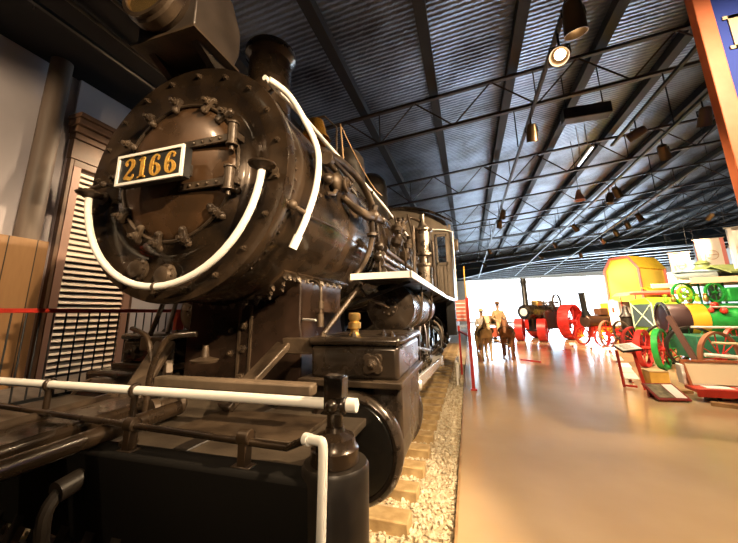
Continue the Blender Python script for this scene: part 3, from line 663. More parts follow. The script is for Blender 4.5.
for s in (1, -1):
    m = M(); a, b = sorted((s*1.60, s*1.66))
    for (y0, y1, z0, z1) in ((8, 10, 2.0, 3.0), (8, 10, 3.95, 4.3), (8, 8.25, 3, 3.95), (9.0, 9.15, 3, 3.95), (9.8, 10, 3, 3.95)): m.bb(a, b, y0, y1, z0, z1)
    m.build('cab_side', cabm, cab)
    M().bb(min(s*1.45, s*1.68), max(s*1.45, s*1.68), 7.2, 10, 1.1, 2.0).build('cab_step_panel', blackp, cab)
    M().tube([(s*1.72, 7.95, 2.1), (s*1.72, 7.95, 4.05), (s*1.5, 7.93, 4.12), (s*.7, 7.93, 4.22)], .018, 8).build('cab_handrail', white if s > 0 else steel, cab, label='pale handrail on the cab corner')
M().box((1.80, 8.1, 3.65), (.12, .25, .36)).cyl((1.66, 8.1, 3.65), (1.80, 8.1, 3.65), .03).build('marker_lamp', dusty, cab, bev=.03)
part(M().bb(-.75, .75, 5.6, 9.5, 1.0, 2.0), 'firebox', darkiron)
part(M().bb(-1.5, 1.5, 10, 16.5, 1.2, 3.3), 'tender', darkiron, bev=.05)
for yy in (11, 12.5, 14, 15.5): part(M().cyl((.7, yy, .52), (.85, yy, .52), .42, 28), 'tender_wheel', steel)
# underframe clutter right side
for k in range(9):
    yy = 6.3+k*.38; z0 = .55+.12*(k % 3)
    part(M().tube([(1.05, yy, z0), (1.3, yy+.12, z0+.25), (1.28, yy+.3, z0+.6), (1.1, yy+.35, z0+.8)], .03+.01*(k % 2), 8, 4).ball((1.3, yy+.12, z0+.25), .07, 10), 'brake_gear', dusty if k % 2 else darkiron)
part(M().tube([(1.2, 3.1, 1.2), (1.25, 4.6, 1.0), (1.15, 5.6, .95)], .03, 10), 'radius_rod', steel)
part(M().bb(1.0, 1.08, 2.9, 3.1, .6, 1.9), 'motion_bracket', darkiron); part(M().bb(1.0, 1.1, 4.4, 4.5, .5, 1.9), 'motion_bracket', darkiron)

# ---- pilot deck
deckm = mat('tread_plate', (.060, .045, .032), .38, .4, vscale=4, col2=(.13, .10, .07), bump=.6, bscale=70)
nt = deckm.node_tree; bu = [q for q in nt.nodes if q.type == 'BUMP'][0]; ck = nt.nodes.new('ShaderNodeTexChecker'); ck.inputs['Scale'].default_value = 34
mp = nt.nodes.new('ShaderNodeMapping'); mp.inputs['Rotation'].default_value = (0, 0, .785); tcn = [q for q in nt.nodes if q.type == 'TEX_COORD'][0]
nt.links.new(tcn.outputs['Object'], mp.inputs[0]); nt.links.new(mp.outputs[0], ck.inputs['Vector']); nt.links.new(ck.outputs['Fac'], bu.inputs['Height'])
part(M().bb(-1.42, 1.32, -.30, .62, .985, 1.03), 'deck_plate', deckm, bev=.006)
beam_black = mat('beam_black', (.006, .005, .004), .9); beam_black.node_tree.nodes['Principled BSDF'].inputs['Specular IOR Level'].default_value = .15
bb_ = part(M().bb(-1.45, 1.36, -.42, -.26, .62, 1.03), 'buffer_beam', beam_black, bev=.02)
for s in (1, -1):
    part(M().lathe([(.142, -.42), (.147, 0), (.138, .015), (.11, .017)], (s*1.40, -.29, 1.05), (0, 0, 1), 40), 'beam_end', darkiron)
    pt = part(M().lathe([(.105, 0), (.105, .055), (.095, .065), (.088, .10), (.045, .12), (.038, .14)], (s*1.40, -.30, 1.07), (0, 0, 1), 32), 'post_base', iron)
    M().cyl((s*1.40, -.30, 1.17), (s*1.40, -.30, 1.30), .036, 20).bb(s*1.40-.042, s*1.40+.042, -.335, -.265, 1.26, 1.425).bb(s*1.40-.025, s*1.40+.05, -.34, -.26, 1.33, 1.42).build('post', iron, pt, bev=.005)
    M().ring((s*1.40, -.30, 1.30), (1, 0, 0), .030, .020, 24, 10).ball((s*1.40, -.34, 1.30), .03).ball((s*1.43, -.30, 1.295), .04).build('collar', iron, pt)
fr = part(M().cyl((-1.5, -.30, 1.30), (1.49, -.30, 1.30), .0235, 20).cyl((1.46, -.30, 1.30), (1.505, -.30, 1.30), .030, 20), 'pilot_handrail', white, label='long white pipe rail across the front of the pilot deck')
for x in (-.50, .20):
    M().ring((x, -.30, 1.30), (1, 0, 0), .026, .014, 20, 8).cyl((x, -.30, 1.03), (x, -.30, 1.28), .017, 12).cyl((x, -.30, 1.03), (x, -.30, 1.045), .045, 12).build('stanchion', iron, fr)
lv = part(M().tube([(-1.5, -.36, 1.19), (.30, -.36, 1.145), (1.20, -.36, 1.125), (1.34, -.45, 1.20)], .016, 12), 'uncoupling_lever', iron)
for x in (.28, .98):
    M().bb(x-.022, x+.022, -.385, -.335, 1.01, 1.16).cyl((x-.03, -.36, 1.15), (x+.03, -.36, 1.15), .034, 18).bb(x-.05, x+.05, -.39, -.33, 1.01, 1.035).build('lever_bracket', iron, lv, bev=.004)
wp = part(M().tube([(1.345, -.46, 1.205), (1.405, -.475, 1.208), (1.425, -.48, 1.195), (1.428, -.485, 1.08), (1.425, -.49, .8), (1.42, -.49, .55)], .0185, 14, 5), 'white_hose_pipe', white, label='white painted pipe bending down over the beam end')
M().cyl((1.335, -.455, 1.204), (1.36, -.465, 1.205), .0235, 14).build('pipe_nut', white, wp)
# coupler shank lying forward
sh = part(M().beam((-.34, .15, 1.075), (-.20, -1.15, 1.06), .34, .12), 'coupler', iron, bev=.03)
M().tube([(-.55, .15, 1.13), (-.42, -.55, 1.135), (-.3, -1.15, 1.13)], .030, 12).build('upper_rod', dusty, sh)
M().tube([(.10, .10, 1.10), (.09, -.3, 1.09), (.06, -1.15, 1.06)], .045, 12).build('side_rod', iron, sh)
M().lathe([(.05, 0), (.07, .02), (.07, .08), (.045, .1), (.045, .16), (.065, .18), (.065, .22)], (.02, .22, 1.10), (-.25, -1, 0), 14).build('rod_end', dusty, sh)
M().bb(-.42, .05, -1.5, -1.1, .85, 1.2).cyl((.08, -1.35, .82), (.08, -1.35, 1.22), .1, 20).bb(-.42, -.25, -1.8, -1.4, .88, 1.17).build('knuckle', iron, sh, bev=.04)
M().cyl((.05, -.40, .90), (.05, -.52, .88), .05, 14).tube([(.05, -.5, .88), (.05, -.55, .80), (.04, -.53, .6)], .03, 10, 4).build('air_hose', darkiron, sh)
# bent grab pipe and small stool-like lamp plate on the left of the saddle
part(M().tube([(-.06, .0, 1.03), (-.06, .0, 1.30), (0, .0, 1.47), (.06, .02, 1.56), (.22, .08, 1.58)], .020, 12, 6).tube([(-.3, .02, 1.62), (-.12, .0, 1.56), (-.06, .0, 1.40)], .016, 10, 5), 'grab_pipe', iron)
part(M().tube([(-.34, .3, 1.85), (-.46, .3, 1.55)], .018, 8), 'drain_pipe', iron)
part(M().lathe([(.09, 0), (.10, .02), (.03, .04), (.02, .12)], (.10, .3, 1.36), (0, 0, 1), 20), 'oil_cup', dusty)
part(M().bb(.30, 1.10, -.12, .30, 1.03, 1.055), 'deck_step', dusty, bev=.006)
part(M().beam((-.5, .5, 1.1), (-.12, .2, 1.34), .05, .10), 'diagonal_stay', dusty, bev=.008)
# pilot (cowcatcher) below the beam
pc = part(M().beam((-1.3, -.55, .25), (1.3, -.55, .25), .10, .10), 'pilot', darkiron, bev=.01)
for k in range(15):
    x = -1.26+k*.18; M().beam((x*.95, -.36, .78), (x, -.58, .22), .06, .04, (0, 1, 0)).build('pilot_bar', darkiron, pc)

# ================================================================ LIGHT FIXTURES
def spot_head(loc, aim, lab, power=0, deg=55, sc=1.0, lit=True, color=(1, .74, .46), rad=.05):
    t = thing('track_spotlight', lab, 'spotlight', loc, 0, 'track spotlights under the roof')
    d = (Vector(aim)-Vector(loc)).normalized()
    M().cyl((0, 0, .02*sc), (0, 0, .22*sc), .012*sc, 8).tube([(-.09*sc, 0, -.06*sc), (-.09*sc, 0, .03*sc), (.09*sc, 0, .03*sc), (.09*sc, 0, -.06*sc)], .01*sc, 6).build('yoke', blackp, t)
    M().lathe([(.05*sc, -.14*sc), (.07*sc, -.12*sc), (.085*sc, 0), (.09*sc, .14*sc), (.095*sc, .15*sc), (.087*sc, .15*sc), (.080*sc, .10*sc), (.076*sc, .0), (.0, -.01*sc)], (0, 0, -.06*sc), d, 20).build('can', mat_can, t)
    if lit: M().lathe([(0, .02*sc), (.04*sc, .022*sc), (.05*sc, .03*sc), (.03*sc, .06*sc), (0, .07*sc)], (0, 0, -.06*sc), d, 20).build('lamp', lens, t)
    if power: spot(Vector(loc)+Vector((0, 0, -.06*sc))+d*.2*sc, aim, power, deg, color, rad=rad)
    return t
mat_can = mat('lamp_can', (.16, .10, .05), .35, .6)
def track(x0, y0, x1, y1, z, lab):
    return tag(M().beam((x0, y0, z), (x1, y1, z), .05, .045).build('lighting_track', blackp), lab, 'lighting track')
track(3.25, -1, 3.18, 31, 4.88, 'long lighting track running over the aisle edge')
track(5.7, 2.5, 6.4, 31, 4.88, 'lighting track over the middle of the exhibits, second from the locomotive')
track(7.3, 7, 8.9, 31, 4.88, 'lighting track over the machines at right, third from the locomotive')
for y0, x0 in ((4.77, 3.2), (13.2, 3.2), (4.77, 5.75), (13.2, 5.96), (9.0, 7.4), (13.2, 7.65)):
    tag(M().cyl((x0, y0, 4.9), (x0, y0, zr(x0)-1.08), .012, 8).build('hanger_rod', blackp), 'thin rod hanging a lighting track from a truss', 'rod', 'track hanger rods')
# (location, aim, watts)
LAMPS = [((3.24, 1.95, 4.66), (1.6, -1.6, 1.0), 250, 50, 'lit amber spotlight can pointing back at the camera on the aisle track'),
         ((3.24, 1.45, 4.66), (3.6, 2.6, 0), 380, 75, 'dark spotlight can nearest the camera on the aisle track'),
         ((3.22, 3.7, 4.66), (3.4, 6, 0), 380, 75, 'round spotlight can, second along the aisle track'),
         ((3.21, 8.5, 4.66), (2.8, 11.0, 1.0), 1500, 50, 'spotlight on the aisle track above the horse cart, third along'),
         ((3.2, 9.6, 4.66), (3.0, 12.8, 1.2), 1800, 50, 'spotlight just beyond the third one on the aisle track'),
         ((3.2, 15, 4.66), (5.6, 19, 1.0), 2600, 60, 'spotlight on the aisle track before the traction engine'),
         ((3.2, 20, 4.66), (6, 20.5, .8), 900, 70, 'farthest spotlight on the aisle track'),
         ((5.78, 4.05, 4.66), (6.0, 6.3, .4), 500, 65, 'dark spotlight can high beside the blue sign on the middle track'),
         ((5.84, 5.24, 4.66), (7.6, 7.8, .7), 1000, 70, 'dark spotlight can lower beside the blue sign, second on the middle track'),
         ((5.9, 7.45, 4.66), (8.2, 9.8, 1.2), 1800, 75, 'left one of the paired spotlights on the middle track'),
         ((5.95, 7.9, 4.66), (5.2, 8.2, 0), 400, 85, 'right one of the paired spotlights on the middle track'),
         ((6.03, 11.2, 4.66), (8.6, 13, 1), 1800, 75, 'spotlight on the middle track above the red canopy'),
         ((6.07, 14.5, 4.66), (8.3, 16, 1), 1800, 75, 'spotlight on the middle track before the yellow hut'),
         ((6.1, 18, 4.66), (9.5, 18, 2), 1200, 75, 'spotlight far along the middle track beside the hut gable'),
         ((7.62, 10.4, 4.66), (9.3, 10.4, 1), 1400, 80, 'warm spotlight on the third track nearest the building post'),
         ((7.74, 11.4, 4.66), (9.6, 13.5, 1), 1500, 80, 'warm spotlight on the third track, second of the bright cluster'),
         ((7.84, 12.6, 4.66), (9.8, 15, 1.5), 1400, 80, 'warm spotlight on the third track, third of the bright cluster'),
         ((8.0, 14.2, 4.66), (9.9, 17, 3), 1200, 70, 'spotlight on the third track over the yellow hut'),
         ((8.3, 18, 4.66), (9, 20, 0), 900, 80, 'farthest spotlight on the third track')]
def snap(loc):
    x, y, z = loc
    if x < 4: x = 3.25-.07*(y+1)/32
    elif x < 7: x = 5.7+.7*(y-2.5)/28.5
    else: x = 7.3+1.6*(y-7)/24
    return (x, y, z)
for loc, aim, p, d, lab in LAMPS: spot_head(snap(loc), aim, lab, p, d, 1.15 if loc[1] < 3 else 1.0)
tag(M().beam((10.4, 6, 5.3), (12.2, 31, 5.3), .05, .045).build('lighting_track', blackp), 'added lighting track farthest to the right, beyond the banners', 'lighting track')  # added track; its lamps brighten the hut side and the banners
for y0, aim, p, lab in ((9.5, (10.9, 14.4, 3.6), 900, 'added spotlight on the farthest right track aimed at the banners'), (13.0, (10.7, 18, 2.8), 1500, 'added spotlight on the farthest right track aimed at the yellow hut'), (7.5, (9.3, 9.3, 3.2), 500, 'added spotlight on the farthest right track nearest the camera')):
    spot_head((10.4+1.8*(y0-6)/25, y0, 5.08), aim, lab, p, 60)
# out of frame: added lamps and tracks for the locomotive, sign, floor and station wall
track(3.3, -6, 3.25, -1, 4.88, 'short added lighting track behind the camera'); track(5.2, -6, 5.2, 5.8, 5.12, 'unseen lighting track facing the locomotive side'); track(-2.7, -6, -2.7, 4, 5.42, 'added lighting track over the platform'); track(-1.2, -6, -1.2, -2.2, 5.42, 'short added lighting track facing the station wall')
for loc, aim, p, d, lab in [((5.2, -2.6, 4.9), (.2, .3, 2.85), 3600, 36, 'spotlight behind the camera aimed at the smokebox'),
                            ((3.3, -5.5, 4.66), (1.0, .8, 1.8), 1100, 30, 'added spotlight far behind the camera for the tank and cylinder'),
                            ((-2.7, 3.4, 5.2), (-4.45, 2.2, 3.2), 520, 85, 'added spotlight over the platform facing the shutter'),  # added lamp, set opposite the shutter to brighten it
                            ((-2.7, -2.2, 5.2), (-4.4, .9, 3.6), 500, 70, 'added spotlight aimed at the shuttered door'),
                            ((-1.2, -2.4, 5.2), (-.2, .2, 1.1), 260, 50, 'unseen spotlight aimed at the pilot deck'),
                            ((5.2, .0, 4.9), (1.3, .9, 1.4), 2800, 40, 'unseen spotlight aimed at the cylinder'),
                            ((5.2, 2.6, 4.9), (1.0, 3.2, 3.0), 3400, 60, 'unseen spotlight aimed at the boiler side'),
                            ((5.2, 4.8, 4.9), (1.2, 7.0, 3.2), 4200, 52, 'unseen fill spotlight aimed at the cab'),
                            ((5.2, -1.9, 4.9), (5.0, 1.5, 3.4), 90, 60, 'added spotlight aimed at the blue sign'),
                            ((5.2, -1.2, 4.9), (3.9, 3.2, 0), 1300, 90, 'added spotlight washing the aisle floor')]:
    spot_head(loc, aim, lab, p, d)
# fluorescent batten on a purlin
t = thing('strip_light', 'white strip light fixed below a purlin above the aisle', 'strip light', (5.42, 7.9, 5.85))
M().bb(-.05, .05, -.6, .6, 0, .05).cyl((0, -.3, .05), (0, -.3, 1.12), .01, 6).cyl((0, .3, .05), (0, .3, 1.12), .01, 6).build('housing', greyp, t); M().cyl((0, -.57, -.02), (0, .57, -.02), .018, 12).build('tube', mat('tube_glow', (1, 1, 1), .4, emit=(.85, .92, 1), estr=4), t)
t = thing('duct_box', 'dark horizontal heater box hanging under the roof above the aisle', 'heater', (4.75, 5.6, 5.86))
M().bb(-.45, .45, -.14, .14, -.13, .13).build('casing', darkiron, t, bev=.02); M().cyl((-.35, 0, .13), (-.35, 0, 1.04), .012).cyl((.35, 0, .13), (.35, 0, 1.08), .012).build('hangers', blackp, t)
t = thing('bell_lamp', 'orange bell shaped lamp hanging under the fourth truss', 'lamp', (5.55, 9.2, 5.0))
M().lathe([(.03, .35), (.06, .3), (.09, .18), (.15, .03), (.17, 0), (.14, 0), (.06, .15), (0, .18)], (0, 0, 0), (0, 0, 1), 24).build('shade', mat('copper_shade', (.6, .22, .1), .4, .4), t); M().cyl((0, 0, .34), (0, 0, 1.99), .01, 6).build('stem', blackp, t)
# conduit pipes top left
for k, x in enumerate((-2.82, -2.25)): tag(M().cyl((x, -6, 5.88), (x, 20, 5.88), .03, 10).build('conduit', dusty), ['metal conduit under the black sheet, nearer the station wall', 'metal conduit under the black sheet, nearer the chimney'][k], 'pipe')
tag(M().cyl((-2.82, .2, 5.88), (-2.82, .2, 5.95), .012, 8).cyl((-2.82, .2, 5.4), (-2.82, .2, 5.9), .006, 6).build('hanging_wire', steel), 'short wire hanging from the conduit at top left', 'wire')

# ================================================================ SIGNS
t = thing('blue_sign', 'big orange framed dark blue sign board with cream letters at the top right corner', 'sign', (5.60, 1.5, 2.3))
m = M(); m.bb(-1.38, -1.25, 0, .09, 0, 3.2).bb(1.25, 1.38, 0, .09, 0, 3.2).bb(-1.25, 1.25, 0, .09, 0, .13).bb(-1.25, 1.25, 0, .09, 3.07, 3.2); m.build('frame', orange, t, bev=.006)
M().bb(-1.25, 1.25, .03, .07, .13, 3.07).build('panel', blue, t)
m = M(); 
def serifF(m, ox, oz, h, y):
    m.bb(ox, ox+.09*h/.32, y-.012, y, oz, oz+h); m.bb(ox-.035, ox+.13, y-.012, y, oz, oz+.03); m.bb(ox-.035, ox+.22, y-.012, y, oz+h-.035, oz+h); m.bb(ox+.20, ox+.22, y-.012, y, oz+h-.10, oz+h); m.bb(ox+.05, ox+.15, y-.012, y, oz+h*.48, oz+h*.48+.03); m.bb(ox+.14, ox+.16, y-.012, y, oz+h*.40, oz+h*.62)
serifF(m, -1.155, 1.64, .34, .03); m.build('letter', mat('letter_cream', (.75, .62, .38), .5), t, label='cream letter F')
M().cyl((-.8, .05, 3.2), (-.8, .05, 4.1), .012).cyl((.8, .05, 3.2), (.8, .05, 4.2), .012).build('hangers', steel, t)
def banner(loc, w, h, rz, base, border, lab, tilt=0):
    t = thing('banner', lab, 'banner', loc, rz)
    n = 10; P = []; m = M()
    for i in range(n):
        a, b = i/n, (i+1)/n
        f = lambda q: ((q-.5)*w, .05*math.sin(q*5), 0)
        A, B_ = f(a), f(b)
        m.poly([(A[0], A[1], -h), (B_[0], B_[1], -h), (B_[0], B_[1], 0), (A[0], A[1], 0), (A[0], A[1]+.006, -h), (B_[0], B_[1]+.006, -h), (B_[0], B_[1]+.006, 0), (A[0], A[1]+.006, 0)], [(0, 1, 2, 3), (7, 6, 5, 4), (0, 4, 5, 1), (3, 2, 6, 7)])
    m.build('cloth', base, t, sharp=80)
    M().bb(-w/2, -w/2+w*.14, -.06, .07, -h, 0).bb(w/2-w*.14, w/2, -.06, .07, -h, 0).build('border', border, t)
    m = M()
    m.ring((0, -.07, -h*.45), (0, 1, 0), w*.22, .012, 32, 6); m.bb(-w*.22, w*.22, -.075, -.065, -h*.46, -h*.44)
    m.build('emblem', mat('emblem_ink', (.55, .38, .26), .7), t)
    M().cyl((-w/2-.05, 0, .02), (w/2+.05, 0, .02), .02).build('rod', greyp, t)
    hh = zr(loc[0])-loc[2]; M().cyl((-w/2, 0, .02), (-w/2, 0, hh), .006, 6).cyl((w/2, 0, .02), (w/2, 0, hh), .006, 6).build('cords', blackp, t)
    return t
cloth = mat('banner_cloth', (.80, .76, .70), .8); 
banner((10.48, 14.5, 3.92), .62, 1.15, -.3, cloth, cloth, 'small pale banner hanging just right of the yellow hut')
banner((11.55, 14.5, 4.42), .85, 1.45, -.3, cloth, pink, 'pale banner with red side borders hanging by the post')
banner((9.22, 9.2, 3.80), .60, 1.1, -.3, cloth, cloth, 'large pale banner hanging at the right edge above the green roof')

# red barrier stand beside the track
t = thing('red_post_sign', 'tall red timber post with a slatted red board beside the locomotive', 'sign post', (1.99, 6.18, 0))
M().bb(-.035, .035, -.035, .035, 0, 2.02).build('post', redp, t, bev=.006)
M().box((-.16, .3, 1.72), (.24, .03, .50), rz=.3).build('board', mat('worn_red', (.60, .14, .09), .5, var=.2), t, bev=.004)
for k in range(5): M().box((-.16, .283, 1.53+k*.09), (.22, .01, .018), rz=.3).build('board_line', paper, t)
M().cyl((-.02, .05, 2.0), (-.02, .05, 2.75), .014, 8).build('top_rod', mat('amber_rod', (.7, .35, .05), .4), t)
M().bb(-.07, .07, -.07, .07, 0, .03).build('foot', redp, t)
M().beam((0, 0, 1.15), (-.28, 1.8, 1.15), .04, .04).beam((-.28, 1.8, 0), (-.28, 1.8, 1.3), .05, .05).build('side_rail', redp, t)
tag(M().bb(1.62, 1.66, 6.6, 6.64, 0, .55).bb(1.62, 1.66, 7.4, 7.44, 0, .5).bb(1.60, 1.68, 6.5, 7.5, .5, .53).build('white_stand', white, bev=.004), 'low white stand beside the track behind the red post', 'stand')

# reading stand
t = thing('reading_stand', 'red reading stand with a tilted white information board', 'information stand', (5.36, 6.96, 0), .15)
M().beam((-.13, .25, 0), (-.17, .25, .78), .035, .05).build('rear_leg', redp, t, bev=.004); M().beam((.13, -.02, 0), (.02, 0, .86), .035, .06).build('front_leg', redp, t, bev=.004)
M().beam((.13, -.02, .04), (.33, -.1, .02), .05, .05).beam((-.13, .25, .04), (.05, .1, .04), .04, .04).build('foot', redp, t)
M().box((-.06, .02, .86), (.40, .34, .035), rx=.30, ry=-.12).build('backboard', blackp, t); M().box((-.06, .02, .882), (.37, .31, .012), rx=.30, ry=-.12).build('panel', paper, t)
m = M()
for k in range(4): m.box((-.10, -.08+k*.055, .862+k*.017), (.22-.04*(k % 2), .010, .004), rx=.30, ry=-.12)
m.build('text_lines', mat('print_ink', (.25, .22, .2), .7), t)
# floor sign
t = thing('floor_sign', 'low maroon framed information board lying tilted on the floor', 'information board', (5.50, 6.2, 0), .12)
M().box((0, 0, .13), (.54, .50, .03), rx=.42).build('frame', maroon, t, bev=.005)
M().box((-.10, 0, .148), (.26, .40, .006), rx=.42).build('photo', mat('sepia_picture', (.22, .19, .12), .4, var=.5, vscale=9), t)
M().box((.14, 0, .148), (.18, .40, .006), rx=.42).build('panel', paper, t); M().bb(-.22, .22, .12, .18, 0, .16).build('support', maroon, t)
# crate
t = thing('wooden_crate', 'small yellow wooden crate on the floor behind the reading stand', 'crate', (5.98, 7.6, 0))
M().bb(-.18, .18, -.18, .18, 0, .30).build('body', mat('crate_yellow', (.62, .36, .06), .6, vscale=5, col2=(.74, .46, .10)), t, bev=.008)
M().bb(-.19, .19, -.19, .19, .30, .32).build('lid', mat('crate_lid', (.60, .44, .24), .6), t, bev=.004)
tag(M().box((5.98, 7.0, .03), (.42, .5, .06), rz=.2).build('timber_block', wood, bev=.008), 'flat pale timber block on the floor in front of the yellow crate', 'block')
# receding row of floor labels
lb = None
for k, (x, y) in enumerate([(5.55, 7.75), (5.80, 8.6), (6.1, 9.5), (6.45, 10.9), (7.3, 13.9), (7.0, 15.0), (6.5, 15.8)]):
    if lb is None:
        t = lb = thing('floor_label', '', 'label stand', (x, y, 0)); M().box((0, 0, .14), (.28, .2, .015), rx=.5).build('card', paper, t); M().bb(-.02, .02, .02, .08, 0, .15).bb(-.02, .02, -.08, .10, 0, .015).build('foot', redp, t)
    else: t = dup(lb, (x, y, 0))
    t['label'] = 'small white label card on a red foot, ' + ['nearest the reading stand', 'second from the reading stand', 'third from the reading stand', 'fourth from the reading stand', 'fifth from the reading stand', 'just before the portable engine', 'farthest, towards the traction engine'][k]
    t['group'] = 'label cards along the aisle'

# ================================================================ HORSE TEAM
def skinmesh(V, Ed, Rr, sub=2, root=0):
    me = bpy.data.meshes.new('tmp'); me.from_pydata([Vector(v) for v in V], Ed, []); o = bpy.data.objects.new('tmp', me); COL.objects.link(o)
    sk = o.modifiers.new('s', 'SKIN'); sk.use_smooth_shade = True
    for i, d in enumerate(me.skin_vertices[0].data):
        r = Rr[i]; d.radius = (r, r) if not isinstance(r, tuple) else r; d.use_root = (i == root)
    su = o.modifiers.new('u', 'SUBSURF'); su.levels = sub; su.render_levels = sub
    dg = bpy.context.evaluated_depsgraph_get(); dg.update()
    out = bpy.data.meshes.new_from_object(o.evaluated_get(dg)); bpy.data.objects.remove(o); return out
def horse(loc, rz, coat, mane, lab, down=.0):
    t = thing('horse', lab, 'horse', loc, rz)
    V = [(0, .62, .98), (0, .30, 1.0), (0, -.05, .97), (0, -.42, 1.02), (0, -.62, 1.12), (0, -.80, 1.28-down*.4), (0, -.93, 1.42-down), (0, -1.03, 1.36-down), (0, -1.17, 1.16-down), (0, -1.23, 1.07-down), (0, .74, .98)]
    R_ = [.21, .235, .24, .22, .17, .125, .10, .085, .06, .05, .10]
    E_ = [(0, 1), (1, 2), (2, 3), (3, 4), (4, 5), (5, 6), (6, 7), (7, 8), (8, 9), (0, 10)]
    for s in (1, -1):
        i = len(V); V += [(s*.13, -.45, .80), (s*.14, -.45, .62), (s*.14, -.47, .40), (s*.14, -.45, .14), (s*.14, -.49, .03)]; R_ += [.11, .075, .048, .038, .055]; E_ += [(3, i), (i, i+1), (i+1, i+2), (i+2, i+3), (i+3, i+4)]
        i = len(V); V += [(s*.14, .58, .78), (s*.15, .52, .62), (s*.15, .68, .42), (s*.15, .65, .14), (s*.15, .61, .03)]; R_ += [.15, .09, .052, .04, .055]; E_ += [(0, i), (i, i+1), (i+1, i+2), (i+2, i+3), (i+3, i+4)]
        i = len(V); V += [(s*.06, -.90, 1.52-down), (s*.075, -.89, 1.62-down)]; R_ += [.028, .010]; E_ += [(6, i), (i, i+1)]
    M().mesh(skinmesh(V, E_, R_, root=2)).build('body', coat, t, sharp=180)
    m = M()
    for s in (1, -1): m.ball((s*.075, -1.03, 1.38-down), .018, 8)
    m.build('eyes', blackp, t)
    M().tube([(0, -.88, 1.54-down), (0, -.78, 1.46-down*.5), (0, -.66, 1.32), (0, -.52, 1.22)], [.02, .045, .05, .03], 8).build('mane', mane, t); M().tube([(0, .80, 1.08), (0, .93, .95), (0, .95, .6), (0, .93, .35)], [.03, .06, .07, .02], 8).build('tail', mane, t)
    m = M().ring((0, -.60, 1.03), (0, .55, .84), .225, .035, 24, 8); m.ring((0, -.1, .97), (0, 1, 0), .25, .014, 24, 6)
    m.tube([(.24, -.5, .98), (.26, .3, .92), (.25, .95, .8)], .012, 6).tube([(-.24, -.5, .98), (-.26, .3, .92), (-.25, .95, .8)], .012, 6)
    m.ring((0, -1.10, 1.24-down), (0, .75, .65), .082, .008, 20, 6); m.build('harness', mat('harness_leather', (.06, .03, .015), .5) if 'harness_leather' not in bpy.data.materials else bpy.data.materials['harness_leather'], t)
    return t
horse((2.45, 10.9, 0), .12, creamh, cloth, 'cream horse in harness facing the camera, left of the pair')
horse((3.28, 11.3, 0), -.15, brownh, blackp, 'brown horse with lowered head facing the camera, right of the pair', .12)
def person(loc, rz, sit, coat, legs, hatm, lab, arms=0):
    t = thing('person', lab, 'person', loc, rz)
    h = 0.0
    if sit: J = dict(pel=(0, 0, .0), kn=(.12, -.42, .02), an=(.12, -.48, -.40), toe=(.12, -.62, -.44))
    else: J = dict(pel=(0, 0, .92), kn=(.10, -.02, .50), an=(.11, .02, .08), toe=(.13, -.14, .03))
    p = Vector(J['pel'])
    V = [p, p+Vector((0, 0, .18)), p+Vector((0, .0, .38)), p+Vector((0, .01, .50)), p+Vector((0, -.01, .58)), p+Vector((0, -.03, .68)), p+Vector((0, -.02, .76))]
    R_ = [.13, .12, .135, .07, .052, .085, .075]; E_ = [(i, i+1) for i in range(6)]
    for s in (1, -1):
        i = len(V); V += [p+Vector((s*.10, -.02, -.03)), Vector((s*J['kn'][0], J['kn'][1], J['kn'][2])), Vector((s*J['an'][0], J['an'][1], J['an'][2])), Vector((s*J['toe'][0], J['toe'][1], J['toe'][2]))]; R_ += [.09, .062, .042, .038]; E_ += [(0, i), (i, i+1), (i+1, i+2), (i+2, i+3)]
        i = len(V); V += [p+Vector((s*.17, .01, .43)), p+Vector((s*.24, -.02, .18)), p+Vector((s*.17, -.26, .10)), p+Vector((s*.13, -.34, .10))]; R_ += [.06, .045, .033, .035]; E_ += [(2, i), (i, i+1), (i+1, i+2), (i+2, i+3)]
    m = M().mesh(skinmesh(V, E_, R_, root=0)); m.ball(p+Vector((0, -.125, .69)), .018, 8).ball(p+Vector((.085, -.02, .70)), .02, 8).ball(p+Vector((-.085, -.02, .70)), .02, 8)
    for s in (1, -1):
        for k in range(4): m.tube([p+Vector((s*.13, -.34, .10)), p+Vector((s*(.15-.02*k), -.41, .09)), p+Vector((s*(.14-.02*k), -.44, .06))], [.012, .010, .008], 6)
        m.tube([p+Vector((s*.12, -.33, .11)), p+Vector((s*.09, -.38, .12))], [.012, .009], 6)
    m.build('body', skin, t, sharp=180)
    c = M().mesh(skinmesh([p+Vector((0, 0, -.05)), p+Vector((0, 0, .2)), p+Vector((0, 0, .40)), p+Vector((0, .01, .50))]+[p+Vector((s*a, b, z)) for s in (1, -1) for a, b, z in ((.18, .01, .43), (.25, -.02, .18), (.18, -.22, .11))],
                          [(0, 1), (1, 2), (2, 3), (2, 4), (4, 5), (5, 6), (2, 7), (7, 8), (8, 9)], [.155, .145, .155, .085, .078, .062, .052, .078, .062, .052], root=1)); c.build('coat', coat, t, sharp=180)
    L_ = [p+Vector((0, 0, -.02))]; e = []; r2 = [.15]
    for s in (1, -1):
        i = len(L_); L_ += [p+Vector((s*.10, -.02, -.04)), Vector((s*J['kn'][0], J['kn'][1], J['kn'][2])), Vector((s*J['an'][0], J['an'][1], J['an'][2]+.03))]; r2 += [.105, .080, .062]; e += [(0, i), (i, i+1), (i+1, i+2)]
    M().mesh(skinmesh(L_, e, r2)).build('trousers', legs, t, sharp=180)
    M().lathe([(.175, 0), (.18, .012), (.095, .02), (.09, .10), (.06, .125), (0, .125)], p+Vector((0, -.02, .765)), (0, .1, 1), 24).build('hat', hatm, t, sharp=50)
    m = M()
    for s in (1, -1): m.ball(p+Vector((s*.032, -.108, .715)), .011, 6); 
    m.build('eyes', blackp, t); M().box(p+Vector((0, -.108, .645)), (.04, .01, .008)).build('mouth', brownc, t)
    return t
